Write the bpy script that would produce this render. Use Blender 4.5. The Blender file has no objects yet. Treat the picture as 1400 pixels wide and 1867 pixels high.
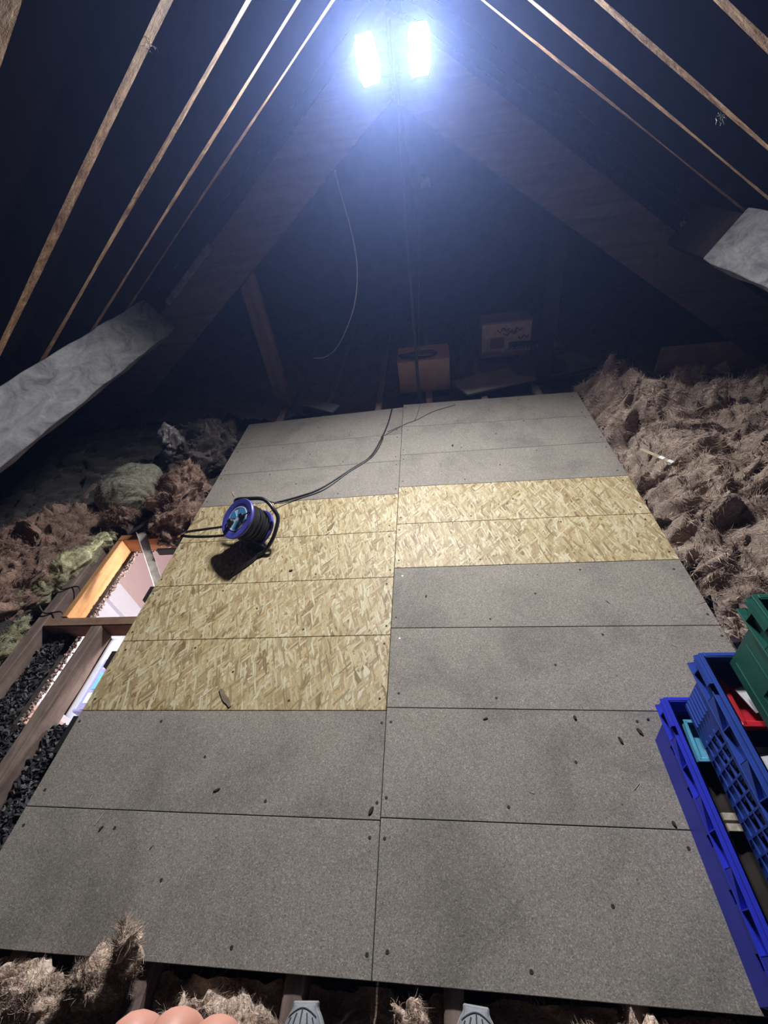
import bpy, bmesh, math, random
import numpy as np
from mathutils import Matrix, Vector, Euler

S = bpy.context.scene
COL = S.collection
random.seed(7); RNG = np.random.default_rng(7)

# ------------------------------------------------------------------ camera
cd = bpy.data.cameras.new('camera'); cam = bpy.data.objects.new('camera', cd); COL.objects.link(cam)
cam.location = (0.2264, -0.0123, 1.5401)
cam.rotation_euler = (0.85115, 0.12548, 0.06076)
cd.sensor_fit = 'VERTICAL'; cd.sensor_height = 24.0; cd.lens = 772.59 / 1867.0 * 24.0
cd.clip_start = 0.02; cd.clip_end = 60
S.camera = cam

# ------------------------------------------------------------------ world, exposure
w = bpy.data.worlds.new('world'); S.world = w; w.use_nodes = True
w.node_tree.nodes['Background'].inputs[0].default_value = (0.35, 0.45, 0.7, 1)
w.node_tree.nodes['Background'].inputs[1].default_value = 0.02
S.view_settings.view_transform = 'Standard'; S.view_settings.look = 'None'
S.view_settings.gamma = 1.0; S.view_settings.use_curve_mapping = False
S.view_settings.exposure = 0.0
LAMP_WATTS = 80.0
HAZE_DENSITY = 0.0125
S.cycles.use_denoising = True
S.cycles.volume_bounces = 0
S.cycles.max_bounces = 8
S.cycles.sample_clamp_indirect = 4.0

# ------------------------------------------------------------------ helpers
def link(o, parent=None):
    COL.objects.link(o)
    if parent is not None: o.parent = parent
    return o
def tag(o, label=None, cat=None, group=None, kind=None):
    if label: o['label'] = label
    if cat: o['category'] = cat
    if group: o['group'] = group
    if kind: o['kind'] = kind
    return o
def empty(name, loc=(0, 0, 0), rot=(0, 0, 0), **k):
    o = bpy.data.objects.new(name, None); o.location = loc; o.rotation_euler = rot
    o.empty_display_size = 0.05
    link(o); return tag(o, **k)
def mesh_np(name, V, F, mat=None, parent=None, smooth=False, loc=None):
    me = bpy.data.meshes.new(name)
    V = np.asarray(V, float)
    me.from_pydata(V.tolist(), [], [list(map(int, f)) for f in F] if not isinstance(F, np.ndarray) else F.tolist())
    me.update()
    if smooth: me.polygons.foreach_set('use_smooth', [True] * len(me.polygons))
    if mat: me.materials.append(mat)
    o = bpy.data.objects.new(name, me)
    if loc is not None: o.location = loc
    return link(o, parent)

class MB:
    """collects shapes into one mesh"""
    def __init__(s): s.v = []; s.f = []
    def add(s, V, F, M=None):
        n = len(s.v)
        for p in V:
            p = Vector(p)
            s.v.append(tuple(M @ p) if M is not None else tuple(p))
        s.f += [[i + n for i in f] for f in F]
        return s
    def box(s, a, b, M=None):
        x0, y0, z0 = a; x1, y1, z1 = b
        V = [(x0,y0,z0),(x1,y0,z0),(x1,y1,z0),(x0,y1,z0),(x0,y0,z1),(x1,y0,z1),(x1,y1,z1),(x0,y1,z1)]
        return s.add(V, [(0,3,2,1),(4,5,6,7),(0,1,5,4),(1,2,6,5),(2,3,7,6),(3,0,4,7)], M)
    def prism(s, pts, z0, z1, M=None, top=None):
        n = len(pts); top = top or pts
        V = [(x, y, z0) for x, y in pts] + [(x, y, z1) for x, y in top]
        F = [list(range(n))[::-1], list(range(n, 2*n))] + [[i, (i+1) % n, n+(i+1) % n, n+i] for i in range(n)]
        return s.add(V, F, M)
    def tube(s, pts, r, n=8, closed=False, M=None):
        pts = [Vector(p) for p in pts]; m = len(pts); V = []; up = None
        for i, p in enumerate(pts):
            a = pts[(i-1) % m] if (closed or i > 0) else p
            b = pts[(i+1) % m] if (closed or i < m-1) else p
            d = (b - a).normalized()
            if up is None:
                up = Vector((0, 0, 1)) if abs(d.z) < .9 else Vector((1, 0, 0))
            up = (up - d * up.dot(d)).normalized(); sd = d.cross(up)
            rr = r[i] if isinstance(r, (list, tuple)) else r
            for k in range(n):
                t = 2*math.pi*k/n
                V.append(p + up*math.cos(t)*rr + sd*math.sin(t)*rr)
        F = []
        for i in range(m if closed else m-1):
            j = (i+1) % m
            for k in range(n):
                F.append([i*n+k, i*n+(k+1) % n, j*n+(k+1) % n, j*n+k])
        if not closed: F += [list(range(n)), list(range((m-1)*n, m*n))[::-1]]
        return s.add(V, F, M)
    def lathe(s, prof, n=40, M=None, cap=True):
        V = []; F = []
        for r, z in prof:
            for k in range(n):
                t = 2*math.pi*k/n; V.append((r*math.cos(t), r*math.sin(t), z))
        m = len(prof)
        for i in range(m-1):
            for k in range(n):
                F.append([i*n+k, i*n+(k+1) % n, (i+1)*n+(k+1) % n, (i+1)*n+k])
        if cap and prof[0][0] > 1e-5: F.append(list(range(n))[::-1])
        if cap and prof[-1][0] > 1e-5: F.append(list(range((m-1)*n, m*n)))
        return s.add(V, F, M)
    def build(s, name, mat, parent=None, smooth=False, bevel=0, loc=None, seg=1):
        o = mesh_np(name, s.v, s.f, mat, parent, False, loc)
        if s.v:
            bm = bmesh.new(); bm.from_mesh(o.data)
            bmesh.ops.remove_doubles(bm, verts=bm.verts, dist=1e-6)
            bmesh.ops.recalc_face_normals(bm, faces=bm.faces)
            bm.to_mesh(o.data); bm.free()
        if smooth:
            o.data.polygons.foreach_set('use_smooth', [True]*len(o.data.polygons))
            o.data.set_sharp_from_angle(angle=math.radians(38))
        if bevel:
            b = o.modifiers.new('bevel', 'BEVEL'); b.width = bevel; b.segments = seg; b.limit_method = 'ANGLE'
        return o

def spline(pts, k=8, closed=False):
    P = [Vector(p) for p in pts]; out = []; n = len(P)
    for i in range(n if closed else n-1):
        if closed: p0, p1, p2, p3 = P[(i-1) % n], P[i], P[(i+1) % n], P[(i+2) % n]
        else: p0, p1, p2, p3 = P[max(i-1, 0)], P[i], P[i+1], P[min(i+2, n-1)]
        for j in range(k):
            t = j/k
            out.append(0.5*((2*p1)+(p2-p0)*t+(2*p0-5*p1+4*p2-p3)*t*t+(3*p1-p0-3*p2+p3)*t**3))
    if not closed: out.append(P[-1])
    return out

# gradient noise on numpy arrays
_perm = np.random.default_rng(3).permutation(512)
_grad = np.random.default_rng(4).normal(size=(512, 3)); _grad /= np.linalg.norm(_grad, axis=1)[:, None]
def gnoise(P):
    P = np.asarray(P, float); I = np.floor(P).astype(int); Fr = P - I
    u = Fr*Fr*Fr*(Fr*(Fr*6-15)+10); out = 0
    for dx in (0, 1):
        for dy in (0, 1):
            for dz in (0, 1):
                h = _perm[(I[:, 0]+dx) & 511]; h = _perm[(h+I[:, 1]+dy) & 511]; h = _perm[(h+I[:, 2]+dz) & 511]
                d = Fr - np.array([dx, dy, dz])
                g = (_grad[h]*d).sum(1)
                wt = (u[:, 0] if dx else 1-u[:, 0])*(u[:, 1] if dy else 1-u[:, 1])*(u[:, 2] if dz else 1-u[:, 2])
                out = out + g*wt
    return out
def vnoise(P): return np.stack([gnoise(P+o) for o in (0.0, 31.7, 67.3)], 1)

# ------------------------------------------------------------------ materials
class N:
    """small node-graph writer"""
    def __init__(s, name, rough=0.8, spec=0.3):
        s.m = bpy.data.materials.new(name); s.m.use_nodes = True
        s.t = s.m.node_tree; s.b = s.t.nodes['Principled BSDF']; s.out = s.t.nodes['Material Output']
        s.b.inputs['Roughness'].default_value = rough
        s.b.inputs['Specular IOR Level'].default_value = spec
    def n(s, typ, **k):
        nd = s.t.nodes.new(typ)
        for a, b in k.items():
            if a.startswith('i_'):
                key = a[2:].replace('_', ' ')
                nd.inputs[key].default_value = b
            else: setattr(nd, a, b)
        return nd
    def l(s, a, b): s.t.links.new(a, b)
    def coord(s, scale=(1, 1, 1), rot=(0, 0, 0), rnd=0.0, loc=(0, 0, 0)):
        c = s.n('ShaderNodeTexCoord'); src = c.outputs['Object']
        if rnd:
            oi = s.n('ShaderNodeObjectInfo'); mu = s.n('ShaderNodeMath', operation='MULTIPLY'); mu.inputs[1].default_value = rnd
            s.l(oi.outputs['Random'], mu.inputs[0])
            ad = s.n('ShaderNodeVectorMath', operation='ADD'); s.l(src, ad.inputs[0]); s.l(mu.outputs[0], ad.inputs[1]); src = ad.outputs[0]
        mp = s.n('ShaderNodeMapping'); mp.inputs['Scale'].default_value = scale
        mp.inputs['Rotation'].default_value = rot; mp.inputs['Location'].default_value = loc
        s.l(src, mp.inputs['Vector']); return mp.outputs[0]
    def noise(s, vec, scale, detail=3, rough=0.5, dist=0.0):
        nd = s.n('ShaderNodeTexNoise'); nd.inputs['Scale'].default_value = scale; nd.inputs['Detail'].default_value = detail
        nd.inputs['Roughness'].default_value = rough; nd.inputs['Distortion'].default_value = dist
        s.l(vec, nd.inputs['Vector']); return nd.outputs[0]
    def ramp(s, fac, stops):
        r = s.n('ShaderNodeValToRGB'); e = r.color_ramp.elements
        while len(e) < len(stops): e.new(0.5)
        for el, (p, c) in zip(e, stops):
            el.position = p; el.color = (*c, 1) if len(c) == 3 else c
        s.l(fac, r.inputs[0]); return r.outputs[0]
    def mix(s, fac, a, b, mode='MIX'):
        m = s.n('ShaderNodeMix', data_type='RGBA', blend_type=mode)
        for sock, v in ((m.inputs[0], fac), (m.inputs[6], a), (m.inputs[7], b)):
            if hasattr(v, 'is_output'): s.l(v, sock)
            elif isinstance(v, (int, float)): sock.default_value = v
            else: sock.default_value = (*v, 1)
        return m.outputs[2]
    def bump(s, h, strength=0.3, dist=0.01):
        b = s.n('ShaderNodeBump'); b.inputs['Strength'].default_value = strength; b.inputs['Distance'].default_value = dist
        s.l(h, b.inputs['Height']); s.l(b.outputs[0], s.b.inputs['Normal'])
    def color(s, c):
        if hasattr(c, 'is_output'): s.l(c, s.b.inputs['Base Color'])
        else: s.b.inputs['Base Color'].default_value = (*c, 1)
        return s

def plain(name, col, rough=0.6, spec=0.3, metal=0, var=0.15, scale=30, bump=0.0):
    g = N(name, rough, spec); v = g.coord()
    nz = g.noise(v, scale, 3)
    g.color(g.ramp(nz, [(0.3, tuple(c*(1-var) for c in col)), (0.7, tuple(min(1, c*(1+var)) for c in col))]))
    g.b.inputs['Metallic'].default_value = metal
    if bump: g.bump(nz, bump, 0.002)
    return g.m

def mat_chipboard():
    g = N('grey_chipboard', 0.72, 0.3)
    v = g.coord(rnd=40)
    fl = g.n('ShaderNodeTexVoronoi', feature='F1'); fl.inputs['Scale'].default_value = 430; fl.inputs['Randomness'].default_value = 1
    warp = g.n('ShaderNodeVectorMath', operation='ADD')
    nv = g.n('ShaderNodeTexNoise'); nv.inputs['Scale'].default_value = 60; g.l(v, nv.inputs['Vector'])
    sc = g.n('ShaderNodeVectorMath', operation='SCALE'); sc.inputs['Scale'].default_value = 0.012
    g.l(nv.outputs['Color'], sc.inputs[0]); g.l(v, warp.inputs[0]); g.l(sc.outputs[0], warp.inputs[1])
    g.l(warp.outputs[0], fl.inputs['Vector'])
    sep = g.n('ShaderNodeSeparateColor'); g.l(fl.outputs['Color'], sep.inputs[0])
    base = g.ramp(sep.outputs[0], [(0.0, (0.15, 0.136, 0.122)), (0.25, (0.235, 0.215, 0.195)), (0.8, (0.295, 0.272, 0.245)), (1.0, (0.44, 0.41, 0.365))])
    st = g.noise(v, 3.2, 5, 0.6, 0.4)
    stain = g.ramp(st, [(0.3, (0.70, 0.69, 0.69)), (0.5, (0.98, 0.97, 0.95)), (0.72, (1.06, 1.05, 1.03))])
    c = g.mix(1.0, base, stain, 'MULTIPLY')
    # dark scuffs drawn out along the boards' short side
    v2 = g.coord(scale=(14, 2.5, 1), rnd=13, rot=(0, 0, 0.12))
    s2 = g.noise(v2, 1.0, 5, 0.65, 0.6)
    sf = g.ramp(s2, [(0.60, (0, 0, 0)), (0.78, (0.30, 0.30, 0.30))])
    c = g.mix(sf, c, (0.12, 0.11, 0.105))
    # little dark pits
    pit = g.n('ShaderNodeTexVoronoi', feature='F1'); pit.inputs['Scale'].default_value = 9; g.l(v, pit.inputs['Vector'])
    pf = g.ramp(pit.outputs['Distance'], [(0.02, (0.8, 0.8, 0.8)), (0.035, (0, 0, 0))])
    c = g.mix(pf, c, (0.06, 0.05, 0.045))
    g.color(c); g.bump(sep.outputs[0], 0.25, 0.0006)
    return g.m

def mat_osb():
    g = N('strand_board', 0.55, 0.4)
    v0 = g.coord(rnd=60)
    c = (0.52, 0.39, 0.20); hgt = None
    nv = g.n('ShaderNodeTexNoise'); nv.inputs['Scale'].default_value = 14; nv.inputs['Detail'].default_value = 2; g.l(v0, nv.inputs['Vector'])
    sub = g.n('ShaderNodeVectorMath', operation='SUBTRACT'); sub.inputs[1].default_value = (0.5, 0.5, 0.5); g.l(nv.outputs['Color'], sub.inputs[0])
    sc = g.n('ShaderNodeVectorMath', operation='SCALE'); sc.inputs['Scale'].default_value = 0.014; g.l(sub.outputs[0], sc.inputs[0])
    wv = g.n('ShaderNodeVectorMath', operation='ADD'); g.l(v0, wv.inputs[0]); g.l(sc.outputs[0], wv.inputs[1])
    layers = [(0.1, 10, 36), (-0.4, 9, 32), (1.1, 12, 44), (0.5, 8, 38), (-0.12, 8.5, 42), (0.3, 8, 50), (-0.6, 12, 60), (0.02, 12, 85), (0.75, 11, 100), (-0.3, 11, 120)]
    for i, (ang, sl, ss) in enumerate(layers):
        mp = g.n('ShaderNodeMapping'); mp.inputs['Rotation'].default_value = (0, 0, ang)
        mp.inputs['Location'].default_value = (i*3.1, i*1.7, 0)
        g.l(wv.outputs[0], mp.inputs['Vector'])
        m2 = g.n('ShaderNodeMapping'); m2.inputs['Scale'].default_value = (ss, sl, 1); g.l(mp.outputs[0], m2.inputs['Vector'])
        vo = g.n('ShaderNodeTexVoronoi', feature='F1', voronoi_dimensions='2D', distance='EUCLIDEAN'); vo.inputs['Scale'].default_value = 1.0
        vo.inputs['Randomness'].default_value = 0.9
        g.l(m2.outputs[0], vo.inputs['Vector'])
        sep = g.n('ShaderNodeSeparateColor'); g.l(vo.outputs['Color'], sep.inputs[0])
        col = g.ramp(sep.outputs[0], [(0.0, (0.22, 0.15, 0.075)), (0.10, (0.34, 0.25, 0.13)), (0.35, (0.46, 0.37, 0.205)), (0.65, (0.55, 0.465, 0.275)), (0.9, (0.64, 0.59, 0.43)), (1.0, (0.48, 0.33, 0.16))])
        gr = g.n('ShaderNodeMapping'); gr.inputs['Scale'].default_value = (ss*9, sl*0.8, 1); g.l(mp.outputs[0], gr.inputs['Vector'])
        grain = g.noise(gr.outputs[0], 1.0, 2, 0.6)
        gcol = g.ramp(grain, [(0.3, (0.76, 0.74, 0.70)), (0.6, (1.06, 1.06, 1.06))])
        col = g.mix(0.8, col, gcol, 'MULTIPLY')
        # dark brown rim of each flake
        rim = g.ramp(vo.outputs['Distance'], [(0.33, (1, 1, 1)), (0.47, (0.62, 0.55, 0.45))])
        col = g.mix(0.8, col, rim, 'MULTIPLY')
        if i == 0: c = col; hgt = sep.outputs[0]; continue
        on = g.n('ShaderNodeMath', operation='GREATER_THAN'); on.inputs[1].default_value = 0.58; g.l(sep.outputs[1], on.inputs[0])
        inn = g.n('ShaderNodeMath', operation='LESS_THAN'); inn.inputs[1].default_value = 0.48; g.l(vo.outputs['Distance'], inn.inputs[0])
        mk = g.n('ShaderNodeMath', operation='MULTIPLY'); g.l(on.outputs[0], mk.inputs[0]); g.l(inn.outputs[0], mk.inputs[1])
        c = g.mix(mk.outputs[0], c, col)
        hm = g.n('ShaderNodeMix', data_type='FLOAT'); g.l(mk.outputs[0], hm.inputs[0]); g.l(hgt, hm.inputs[2]); g.l(sep.outputs[2], hm.inputs[3]); hgt = hm.outputs[0]
    # dark short checks between strands
    v3 = g.coord(scale=(90, 22, 1), rot=(0, 0, 0.5), rnd=7)
    ck = g.ramp(g.noise(v3, 1, 3, 0.7, 0.8), [(0.70, (0, 0, 0)), (0.77, (0.7, 0.7, 0.7))])
    c = g.mix(ck, c, (0.13, 0.08, 0.035))
    g.color(c); g.bump(hgt, 0.35, 0.0012)
    return g.m

def mat_wood(name, cols, sc=(1, 14, 14), rough=0.85, bump=0.3, axis_rnd=9):
    g = N(name, rough, 0.2)
    v = g.coord(scale=sc, rnd=axis_rnd)
    gr = g.noise(v, 2.0, 5, 0.62, 0.5)
    c = g.ramp(gr, [(0.28, cols[0]), (0.5, cols[1]), (0.72, cols[2])])
    v2 = g.coord(rnd=5)
    d = g.noise(v2, 22, 5, 0.7)
    c = g.mix(g.ramp(d, [(0.42, (0, 0, 0)), (0.72, (0.6, 0.6, 0.6))]), c, cols[0])
    g.color(c); g.bump(d, bump, 0.004)
    return g.m

def mat_wool(name, c0, c1, c2, c3, sc=1.0):
    g = N(name, 1.0, 0.05)
    v = g.coord(scale=(1, 1, 1))
    a = g.noise(v, 5*sc, 5, 0.6, 0.8)
    b = g.noise(g.coord(scale=(1, 3, 2), rot=(0, 0, 0.6)), 34*sc, 5, 0.7, 1.6)
    c = g.ramp(b, [(0.25, c0), (0.45, c1), (0.6, c2), (0.78, c3)])
    c = g.mix(1.0, c, g.ramp(a, [(0.3, (0.7, 0.66, 0.66)), (0.5, (1.1, 1.1, 1.1)), (0.7, (1.5, 1.55, 1.6))]), 'MULTIPLY')
    ge = g.n('ShaderNodeNewGeometry')
    c = g.mix(1.0, c, g.ramp(ge.outputs['Random Per Island'], [(0.0, (0.6, 0.58, 0.56)), (0.5, (1.0, 1.0, 1.0)), (0.85, (1.35, 1.33, 1.3)), (1.0, (2.0, 2.0, 2.0))]), 'MULTIPLY')
    g.color(c); g.bump(b, 0.8, 0.012)
    g.b.inputs['Sheen Weight'].default_value = 0.25; g.b.inputs['Sheen Roughness'].default_value = 0.6
    return g.m

M = {}
M['chip'] = mat_chipboard()
M['osb'] = mat_osb()
M['rafter'] = mat_wood('rough_sawn_rafter', [(0.07, 0.03, 0.014), (0.20, 0.115, 0.055), (0.36, 0.25, 0.14)], bump=1.0)
M['rafter_side'] = plain('shaded_rafter_side', (0.016, 0.011, 0.011), 0.95, 0.1, var=0.4, scale=10)  # shade of the rafters' unlit sides put into the colour
M['old_beam'] = mat_wood('old_dark_beam', [(0.05, 0.038, 0.036), (0.095, 0.072, 0.066), (0.13, 0.10, 0.09)], bump=0.3)
M['strut'] = mat_wood('brown_strut', [(0.07, 0.04, 0.03), (0.15, 0.09, 0.07), (0.2, 0.13, 0.1)], sc=(12, 12, 1))
M['joist'] = mat_wood('old_joist', [(0.11, 0.085, 0.075), (0.22, 0.16, 0.14), (0.32, 0.245, 0.215)], sc=(12, 1, 12))
M['joist_x'] = mat_wood('trimmer_wood', [(0.12, 0.08, 0.055), (0.24, 0.15, 0.10), (0.30, 0.21, 0.15)], sc=(1, 12, 12))
M['new_y'] = mat_wood('new_orange_pine', [(0.30, 0.14, 0.055), (0.48, 0.25, 0.11), (0.56, 0.32, 0.16)], sc=(14, 1, 14), bump=0.1)
M['new_x'] = mat_wood('new_orange_pine_cross', [(0.28, 0.11, 0.05), (0.42, 0.19, 0.09), (0.5, 0.26, 0.13)], sc=(1, 14, 14), bump=0.1)

def mat_dusty():
    g = N('dusty_purlin', 0.95, 0.1)
    a = g.noise(g.coord(scale=(2, 1, 2)), 5, 6, 0.68, 1.2)
    b = g.noise(g.coord(), 60, 4, 0.7)
    c = g.ramp(a, [(0.3, (0.055, 0.052, 0.056)), (0.44, (0.115, 0.112, 0.12)), (0.62, (0.17, 0.168, 0.175)), (0.8, (0.23, 0.225, 0.225))])
    c = g.mix(0.5, c, g.ramp(b, [(0.3, (0.7, 0.7, 0.7)), (0.7, (1.15, 1.15, 1.15))]), 'MULTIPLY')
    v = g.coord(scale=(6, 1.6, 6), rot=(0, 0, 0.5))
    k = g.ramp(g.noise(v, 4, 5, 0.75, 2.5), [(0.62, (0, 0, 0)), (0.72, (0.75, 0.75, 0.75))])
    c = g.mix(k, c, (0.05, 0.047, 0.055))
    g.color(c); g.bump(a, 0.5, 0.01)
    return g.m
M['dusty'] = mat_dusty()
M['felt'] = plain('black_roofing_felt', (0.014, 0.009, 0.011), 1.0, 0.0, var=0.3, scale=5)
M['gable'] = plain('dark_gable_render', (0.05, 0.055, 0.07), 0.95, 0.1, var=0.3, scale=7, bump=0.5)
M['plasterboard'] = plain('ceiling_back', (0.07, 0.06, 0.055), 0.95, 0.1, var=0.4, scale=18, bump=0.4)
M['plaster_rag'] = plain('ragged_plaster', (0.30, 0.22, 0.20), 0.95, 0.1, var=0.7, scale=60, bump=0.9)
M['wool_brown'] = mat_wool('brown_glass_wool', (0.15, 0.095, 0.07), (0.40, 0.29, 0.225), (0.58, 0.46, 0.385), (0.75, 0.68, 0.61))
M['wool_red'] = mat_wool('reddish_glass_wool', (0.085, 0.04, 0.03), (0.22, 0.125, 0.09), (0.36, 0.235, 0.175), (0.52, 0.39, 0.31), 1.3)
M['wool_yellow'] = mat_wool('yellow_glass_wool', (0.12, 0.11, 0.055), (0.30, 0.285, 0.165), (0.44, 0.425, 0.27), (0.58, 0.56, 0.41), 0.8)
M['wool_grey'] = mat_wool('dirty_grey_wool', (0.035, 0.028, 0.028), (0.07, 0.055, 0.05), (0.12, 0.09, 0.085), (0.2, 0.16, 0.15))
M['wool_shaded'] = mat_wool('shaded_wool', (0.012, 0.010, 0.010), (0.022, 0.018, 0.017), (0.034, 0.028, 0.026), (0.055, 0.046, 0.042))  # near-black colour carries the purlin's shadow over the left eaves
M['wool_pale'] = mat_wool('pale_dusty_wool', (0.09, 0.085, 0.06), (0.14, 0.135, 0.10), (0.17, 0.165, 0.13), (0.24, 0.23, 0.18), 0.5)
M['black_plastic'] = plain('black_plastic', (0.012, 0.012, 0.014), 0.4, 0.5)
M['black_cable'] = plain('black_cable', (0.015, 0.014, 0.015), 0.5, 0.5)
M['cable_shadow_grey'] = plain('cable_shadow_grey', (0.16, 0.15, 0.145), 0.6, 0.3)
M['white_cable'] = plain('white_cable', (0.85, 0.85, 0.9), 0.6, 0.3)
M['tube'] = plain('black_enamel_tube', (0.02, 0.018, 0.018), 0.28, 0.6)
M['reel_blue'] = plain('reel_blue_plastic', (0.075, 0.08, 0.45), 0.42, 0.5, var=0.08)
M['reel_label'] = plain('reel_blue_label', (0.06, 0.30, 0.66), 0.4, 0.5, var=0.1)
M['reel_silver'] = plain('reel_silver_label', (0.62, 0.72, 0.85), 0.4, 0.5, var=0.1)
M['crate_blue'] = plain('royal_blue_crate', (0.022, 0.035, 0.52), 0.48, 0.4, var=0.06, scale=9)
M['crate_blue2'] = plain('mid_blue_crate', (0.022, 0.06, 0.34), 0.5, 0.4, var=0.10, scale=9)
M['crate_green'] = plain('dark_green_crate', (0.012, 0.095, 0.075), 0.5, 0.4, var=0.12, scale=9)
M['red'] = plain('red_plastic', (0.48, 0.02, 0.035), 0.4, 0.5)
M['paleblue'] = plain('pale_blue_plastic', (0.12, 0.42, 0.62), 0.4, 0.5)
M['paper'] = plain('white_paper', (0.62, 0.62, 0.66), 0.7, 0.2, var=0.1)
M['darkstuff'] = plain('dark_contents', (0.03, 0.025, 0.022), 0.8, 0.2, var=0.5, scale=12)
M['cardboard'] = plain('brown_cardboard', (0.42, 0.29, 0.20), 0.9, 0.1, var=0.1, scale=12)
M['screw'] = plain('rusty_screw', (0.05, 0.04, 0.035), 0.6, 0.4)
M['screw_white'] = plain('bright_plug', (0.75, 0.75, 0.72), 0.5, 0.4)
M['splinter'] = plain('dark_splinter', (0.06, 0.045, 0.035), 0.9, 0.1, var=0.3, scale=80)
M['splinter_pale'] = plain('pale_splinter', (0.42, 0.37, 0.31), 0.9, 0.1, var=0.3, scale=80)
M['debris'] = plain('black_loose_fill', (0.028, 0.027, 0.032), 0.6, 0.5, var=0.6, scale=50)
M['debris_light'] = plain('grey_loose_fill', (0.10, 0.095, 0.10), 0.6, 0.4, var=0.5, scale=50)
M['galv'] = plain('galvanised_steel', (0.42, 0.38, 0.36), 0.5, 0.5, metal=0.1, var=0.25, scale=30)
M['black_metal'] = plain('black_bracket', (0.02, 0.018, 0.022), 0.5, 0.4)
M['pink_wall'] = plain('pink_wall', (0.66, 0.50, 0.50), 0.8, 0.2, var=0.02)
M['peach_wall'] = plain('peach_wall', (0.75, 0.52, 0.42), 0.8, 0.2, var=0.02)
M['white_gloss'] = plain('white_gloss', (0.82, 0.82, 0.9), 0.5, 0.3, var=0.02)
M['lilac'] = plain('lilac_plastic', (0.30, 0.28, 0.52), 0.5, 0.4, var=0.15)
M['skin'] = plain('skin', (0.52, 0.25, 0.19), 0.5, 0.35, var=0.12, scale=40, bump=0.1)
M['trousers'] = plain('dark_trousers', (0.022, 0.024, 0.03), 0.95, 0.1, var=0.2, scale=60)
M['jumper'] = plain('dark_grey_jumper', (0.05, 0.05, 0.055), 0.95, 0.1, var=0.2, scale=60)
M['shoe'] = plain('grey_mesh_trainer', (0.27, 0.28, 0.31), 0.8, 0.2, var=0.12, scale=300, bump=0.4)
M['shoe_sole'] = plain('pale_sole', (0.33, 0.33, 0.35), 0.7, 0.2)
M['shoe_line'] = plain('dark_shoe_line', (0.06, 0.06, 0.075), 0.8, 0.2)
M['hair'] = plain('brown_hair', (0.05, 0.03, 0.02), 0.7, 0.3)

def emit(name, col, st):
    m = bpy.data.materials.new(name); m.use_nodes = True; t = m.node_tree
    e = t.nodes.new('ShaderNodeEmission'); e.inputs[0].default_value = (*col, 1); e.inputs[1].default_value = st
    t.links.new(e.outputs[0], t.nodes['Material Output'].inputs[0]); return m
M['led'] = emit('lit_led_panel', (0.95, 0.98, 1.0), 14.0)
M['daylight'] = emit('window_daylight', (0.90, 0.94, 1.0), 3.2)

# ------------------------------------------------------------------ roof
RX, RZ, SL = 0.15, 2.168, 0.66            # ridge line and slope of the rafters' undersides
CS, SN = math.cos(math.atan(SL)), math.sin(math.atan(SL))
def roof_z(x): return RZ - SL*abs(x-RX)
ceiling = empty('ceiling', (RX, 0, RZ), kind='structure')
def local(o, par):                        # vertices are in world terms; shift to the parent's frame
    o.location = Vector(o.location) - Vector(par.location); return o
y0, y1, EX = -2.6, 5.4, 3.7
for s in (-1, 1):
    m = MB(); t = 0.10
    M4 = lambda u, y, n: (RX + s*(u*CS) + s*n*SN, y, RZ - u*SN + n*CS)
    # lining: n measured outwards from the rafters' underside plane
    Lr = EX/CS
    V = [M4(u, y, n) for u in (-0.12, Lr) for y in (y0, y1) for n in (t, t+0.02)]
    m.add(V, [(0, 1, 3, 2), (4, 6, 7, 5), (0, 4, 5, 1), (2, 3, 7, 6), (0, 2, 6, 4), (1, 5, 7, 3)])
    local(m.build('roof_lining', M['felt'], ceiling), ceiling)
    ys = {-1: [-1.9, -1.35, -0.8, -0.2, 0.47, 1.04, 1.49, 1.93, 2.34, 2.74, 3.35, 3.8, 4.25, 4.7, 5.1],
          1: [-1.9, -1.4, -0.9, -0.35, 0.2, 0.65, 1.09, 1.5, 1.95, 2.36, 2.77, 3.35, 3.8, 4.25, 4.7, 5.1]}[s]
    for yy in ys:
        wd = 0.058 if yy in (1.49, 1.04) else 0.046
        lean = {-1: {1.04: .06, 1.49: .10, 1.93: .10, 2.34: .13, 2.74: .13}, 1: {}}[s].get(yy, 0)
        m = MB()
        K = 24; V = []; F = []
        for i in range(K+1):
            u = Lr*i/K + (0.0 if i else 0.01)
            yc = yy - 0.04 + lean*(u/1.8)
            for dy, n in ((-wd/2, 0), (wd/2, 0), (wd/2, t), (-wd/2, t)):
                j = 0.0022*math.sin(i*7.3+yy*31+dy*900) if n == 0 else 0
                V.append(M4(u, yc+dy+j, n + (j if n == 0 else 0)))
        for i in range(K):
            a = i*4
            for k in range(4): F.append([a+k, a+(k+1) % 4, a+4+(k+1) % 4, a+4+k])
        F += [[0, 1, 2, 3], [K*4, K*4+1, K*4+2, K*4+3]]
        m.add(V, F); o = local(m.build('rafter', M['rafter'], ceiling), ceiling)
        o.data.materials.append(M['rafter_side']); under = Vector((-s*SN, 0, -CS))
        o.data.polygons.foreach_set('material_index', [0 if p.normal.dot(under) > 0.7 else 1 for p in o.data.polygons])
m = MB(); m.box((RX-0.015, y0, RZ-0.02), (RX+0.015, y1, RZ+0.12)); local(m.build('ridge_board', M['old_beam'], ceiling), ceiling)

for nm, y in (('wall_back', 5.4), ('wall_front', -2.6)):
    m = MB(); d = 0.1 if y > 0 else -0.1
    m.prism([(-3.8, -0.15), (4.0, -0.15), (4.0, 0.0), (RX, RZ+0.35), (-3.8, 0.0)], 0, d, Matrix(((1, 0, 0, 0), (0, 0, 1, y), (0, 1, 0, 0), (0, 0, 0, 1))))
    tag(m.build(nm, M['gable']), kind='structure')

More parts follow.
